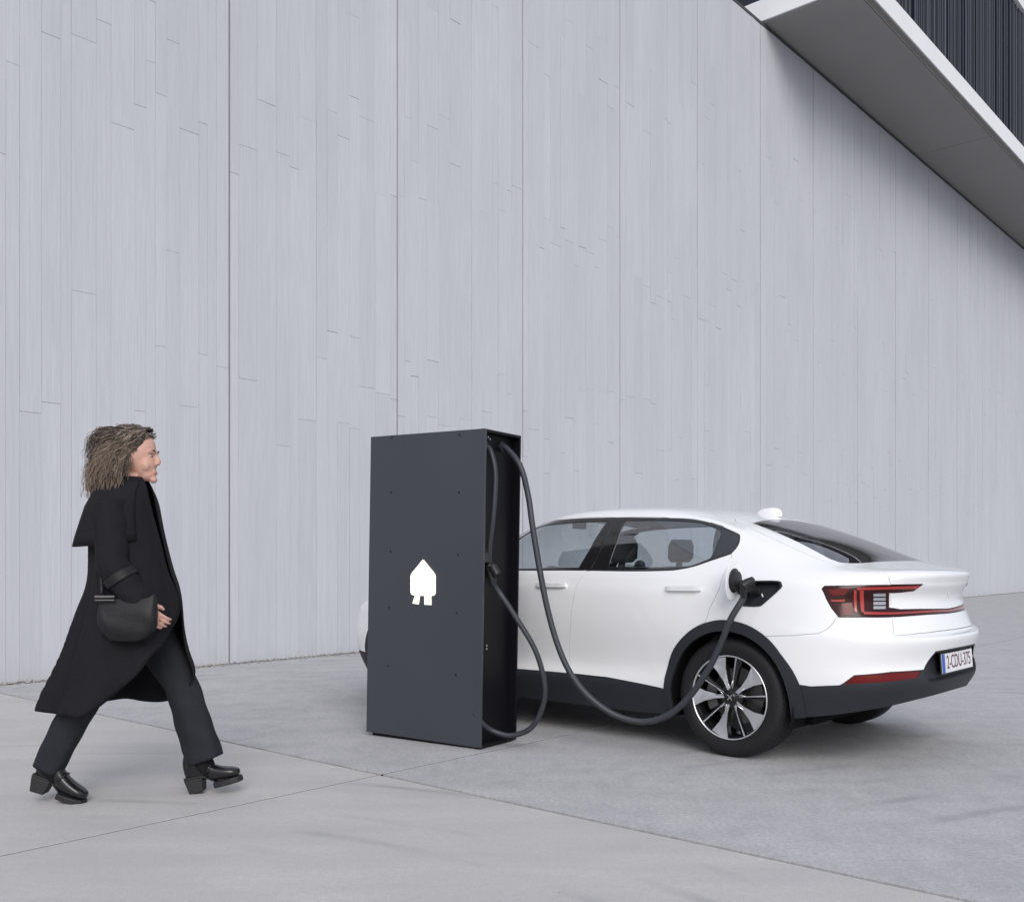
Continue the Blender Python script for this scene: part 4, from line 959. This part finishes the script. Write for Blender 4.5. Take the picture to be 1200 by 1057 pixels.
for k in range(420):
    s_ = hr.choice((-1, 1)); root = Vector((hr.uniform(.0, .085), s_*hr.uniform(.074, .090), hr.uniform(1.67, 1.765)))
    end = Vector((min(root.x, .05)-hr.uniform(.02, .11), s_*hr.uniform(.085, .115), hr.uniform(1.49, 1.58)))
    curl(hc if hr.random() < .75 else hd, root, end, hr.uniform(.004, .011), hr.uniform(1.5, 3), hr.uniform(.0014, .0027))
for k in range(460):
    s_ = hr.choice((-1, 1)); root = Vector((hr.uniform(.03, .105), s_*hr.uniform(.073, .082), hr.uniform(1.695, 1.765)))
    if root.x > .08: root.z = max(root.z, 1.725)
    end = Vector((root.x-hr.uniform(.03, .08), s_*hr.uniform(.088, .108), hr.uniform(1.52, 1.64)))
    curl(hc if hr.random() < .6 else hd, root, end, hr.uniform(.003, .009), hr.uniform(1.2, 2.6), hr.uniform(.0013, .0024))
hd.build('hair_top', M['hairdk'], per, True)
hc.build('hair', M['hair'], per, True)
# trousers
def trouser(h_, k_, a_, fl, name, fw_):
    b = MB(); rings = []
    pts = cr([h_+Vector((0,0,.06)), (h_+k_)/2, k_, (k_+a_)/2, a_+(a_-k_)*fl], 6); n = len(pts)
    for i, p in enumerate(pts):
        t = i/(n-1); r_ = .112-.036*min(1, t/.5)+fw_*max(0, (t-.5)/.5); tt = (pts[min(i+1, n-1)]-pts[max(i-1, 0)]).normalized(); sx_ = Vector((0,1,0)); fx = sx_.cross(tt).normalized()
        ring = []
        for k in range(28):
            a = 2*math.pi*k/28; w_ = 1+.05*math.sin(3*a+t*9)+.045*math.sin(5*a-t*13)*t+.045*math.sin(t*36+2*a)*t
            ring.append(p+fx*(r_*w_*1.08*math.cos(a))+sx_*(r_*w_*.88*math.sin(a)))
        rings.append(ring)
    b.loft(rings, caps=False); o = b.build(name, M['trouser'], per, True); sf = o.modifiers.new('sub', 'SUBSURF'); sf.levels = sf.render_levels = 1
    so_ = o.modifiers.new('solid', 'SOLIDIFY'); so_.thickness = .004; return o
trouser(RH, RK, RA+Vector((.01,0,.0)), .06, 'trouser_leg', -.010); trouser(LH, LK+Vector((.01,0,0)), LA+Vector((.01,0,.045)), .03, 'trouser_leg', .010)
for pts in ((RA+(RK-RA)*.08, RA, Vector((-.285,-.10,.10))), (LA+(LK-LA)*.10, LA+Vector((.005,0,.01)), Vector((.385,.09,.085)))):
    q = MB(); q.tube(pts, [.050,.050,.036], 14); q.build('sock', M['coat'], per, True)
# shoes: built flat (toe to +x), then pitched about the contact point
def shoe(piv, loc, pitch, y):
    o_ = empty('shoe', parent=per); o_.location = (loc[0], y, loc[1]); o_.rotation_euler = (0, R(pitch), 0)
    px_ = piv
    def sec(x, w_, z0, z1, n=18): return [(x-px_, w_*math.copysign(abs(math.cos(a))**.7, math.cos(a)), (z0+z1)/2+(z1-z0)/2*math.copysign(abs(math.sin(a))**.8, math.sin(a))) for a in [2*math.pi*k/n for k in range(n)]]
    b = MB(); b.loft([sec(-.006,.024,.075,.14), sec(.008,.036,.065,.20), sec(.05,.040,.06,.215), sec(.085,.038,.05,.18), sec(.11,.037,.042,.135), sec(.15,.043,.032,.105), sec(.20,.046,.030,.085), sec(.235,.042,.030,.075), sec(.258,.026,.032,.060)])
    u_ = b.build('upper', M['leather'], o_, True); sf = u_.modifiers.new('sub', 'SUBSURF'); sf.levels = sf.render_levels = 1
    b = MB(); b.loft([[(x-px_, yy, z) for x, yy in cr2] for z, cr2 in ((.0, SOLE), (.028, SOLE))]); b.build('sole', M['sole'], o_, bevel=.005)
    b = MB(); b.prism([(x-px_, -.034, z) for x, z in ((0, 0), (.065, 0), (.082, .066), (-.012, .075))], (0, .068, 0)); b.build('heel', M['sole'], o_, bevel=.004)
    b = MB(); b.prism([(x-px_, -.034, z) for x, z in ((-.01, .0755), (.083, .0665), (.135, .0285), (.135, .036), (.085, .075), (-.01, .085))], (0, .068, 0)); b.build('shank', M['sole'], o_, bevel=.003)
    b = MB(); b.tube([(.115-px_,-.040,.085),(.13-px_,-.03,.113),(.132-px_,0,.121),(.13-px_,.03,.113),(.115-px_,.040,.085)], .008, 8); b.build('strap', M['leather'], o_, True)
SOLE = [(.125,-.038),(.17,-.047),(.215,-.047),(.25,-.033),(.266,0),(.25,.033),(.215,.047),(.17,.047),(.125,.038)]
shoe(.20, (-.215, 0.001), 17, -.10)      # rear foot on its ball, heel lifted
shoe(.03, (.318, .004), -15, .09)            # front foot on its heel
# coat: open rings from the near front edge round the back to the far front edge
CO = [  # v, left u, right u, half width, near edge angle, far edge angle (deg from straight ahead)
 (560,134,170,.075,20,20),(568,124,174,.10,15,15),(578,117,177,.165,12,12),(592,113,180,.205,8,8),(612,112,184,.215,6,6),(640,112,191,.215,5,4),(668,111,198,.22,4,4),
 (690,108,205,.23,2,2),(712,101,209,.238,2,2),(740,91,212,.245,20,2),(765,82,216,.25,52,2),(790,73,222,.255,70,4),(812,65,214,.258,84,10),(829,60,206,.26,93,18)]
b = MB(); rings = []
dense = cr([(c_[0], c_[1], c_[2]) for c_ in CO], 4); dense2 = cr([(c_[3], c_[4], c_[5]) for c_ in CO], 4)
for i, (c1, c2) in enumerate(zip(dense, dense2)):
    v, ul, ur = c1; hw, an, af = c2; xl, z = q2(ul, v); xr, _ = q2(ur, v); cx_ = (xl+xr)/2; a_ = (xr-xl)/2; ring = []; tz_ = i/(len(dense)-1)
    for k in range(60):
        th = R(-an)-(2*math.pi-R(an)-R(af))*k/59
        f_ = 1+(.075*math.sin(7*th+1.3)+.05*math.sin(13*th+tz_*4))*max(0, tz_-.4)*1.9+.012*math.sin(5*th+tz_*23)
        cxp = math.copysign(abs(math.cos(th))**.85, math.cos(th)); syp = math.copysign(abs(math.sin(th))**.85, math.sin(th))
        zz_ = z+(.02*math.sin(9*th)+.01*math.sin(4*th))*max(0, tz_-.7)
        ring.append((cx_+a_*f_*cxp, hw*f_*syp, zz_))
    rings.append(ring)
b.loft(rings, closed=False); coat = b.build('coat', M['coat'], per, True)
so_ = coat.modifiers.new('solid', 'SOLIDIFY'); so_.thickness = .007; so_.offset = 0
# shoulder cape over the back and sleeves
b = MB(); rings = []
for v, ul, ur, hw in ((562,128,172,.085),(568,122,175,.125),(578,115,177,.19),(592,109,179,.235),(610,103,181,.255),(624,98,183,.265),(634,95,184,.268)):
    xl, z = q2(ul, v); xr, _ = q2(ur, v); cx_ = (xl+xr)/2; a_ = (xr-xl)/2
    rings.append([(cx_+a_*math.copysign(abs(math.cos(t))**.8, math.cos(t))*(1+.02*math.sin(8*t)*(v-562)/70), hw*math.copysign(abs(math.sin(t))**.8, math.sin(t))*(1+.02*math.sin(8*t)), z-.03*max(0, -math.sin(t+.6))*(v-562)/72) for t in [R(-38)-R(284)*k/47 for k in range(48)]])
b.loft(rings, closed=False); cp = b.build('cape', M['coat'], per, True); so_ = cp.modifiers.new('solid', 'SOLIDIFY'); so_.thickness = .008
# collar
b = MB(); rings = []
for (cx_, z, a_, c_) in ((-.004,1.465,.088,.095),(.004,1.495,.080,.082),(.010,1.522,.082,.082),(.008,1.527,.09,.09),(.0,1.495,.096,.098),(-.008,1.46,.108,.115)):
    rings.append([(cx_+a_*math.cos(t), c_*math.sin(t), z-.02*math.cos(t)) for t in [R(16)+R(328)*k/39 for k in range(40)]])
b.loft(rings, closed=False); b.build('collar', M['coat'], per, True)
# sleeves
for a, e, w_ in ((NS,NE,NW),(FS,FE_,FW_)):
    pts = cr([a+Vector((0,0,.01)), (a+e)/2, e, (e+w_)/2, w_+(w_-e)*.04], 6); n = len(pts); b = MB(); rings = []
    for i, p in enumerate(pts):
        t = i/(n-1); tt = (pts[min(i+1, n-1)]-pts[max(i-1, 0)]).normalized(); s1 = Vector((0,1,0)); s1 = (s1-tt*s1.dot(tt)).normalized(); s2 = tt.cross(s1); r_ = .078-.012*t
        rings.append([p+s1*(r_*math.cos(q)*(1+.04*math.sin(3*q+t*20)))+s2*(r_*math.sin(q)*(1+.05*math.sin(t*34+q))) for q in [2*math.pi*k/24 for k in range(24)]])
    b.loft(rings, caps=False); sv = b.build('sleeve', M['coat'], per, True); so_ = sv.modifiers.new('solid', 'SOLIDIFY'); so_.thickness = .006; so_.offset = -1
    tt = (e-a).normalized()
# sleeve tab and half belt
b = MB(); p = NE+(NW-NE)*.30; tt = (NW-NE).normalized(); s1 = Vector((0,1,0)); s1 = (s1-tt*s1.dot(tt)).normalized(); s2 = tt.cross(s1)
b.loft([[p+tt*o_+s1*(r_*math.cos(q))+s2*(r_*math.sin(q)) for q in [2*math.pi*k/28 for k in range(28)]] for o_, r_ in ((-.02,.076),(-.019,.080),(.019,.079),(.02,.075))], caps=False); b.build('sleeve_tab', M['bagleather'], per, True, sharp=40)
# ---- handbag pressed to the near hip
bw = at_depth(150, 722, PYO-.275)
bag = empty('handbag', (bw.x, bw.y, bw.z-.10), 0, 'slouchy black leather bag under the arm of the striding person', 'bag')
b = MB(); rings = []
for t in np.linspace(0, 1, 9):
    z = .19*t; wd = .145-.02*t-.05*(1-t)**6; dp = .038*math.sin(math.pi*(.18+.74*t))+.006
    rings.append([(wd*math.copysign(abs(math.cos(a))**.4, math.cos(a))*(1+.02*math.sin(5*a+t*8)), dp*math.copysign(abs(math.sin(a))**.7, math.sin(a))*(1+.12*math.sin(4*a+t*9)), z+.012*math.cos(2*a)) for a in [2*math.pi*k/32 for k in range(32)]])
b.loft(rings); b.build('pouch', M['bagleather'], bag, True, sharp=60)
b = MB(); b.box((-.135,-.046,.186), (-.045,-.036,.196)); b.box((-.135,-.046,.172), (-.045,-.036,.178)); b.build('buckle', M['disc'], bag, bevel=.002)
b = MB(); b.tube(cr([(-.12,0,.195),(-.13,.03,.32),(-.10,.06,.46),(-.04,.10,.60),(.02,.16,.50)], 6), .009, 8); b.build('strap', M['bagleather'], bag, True)
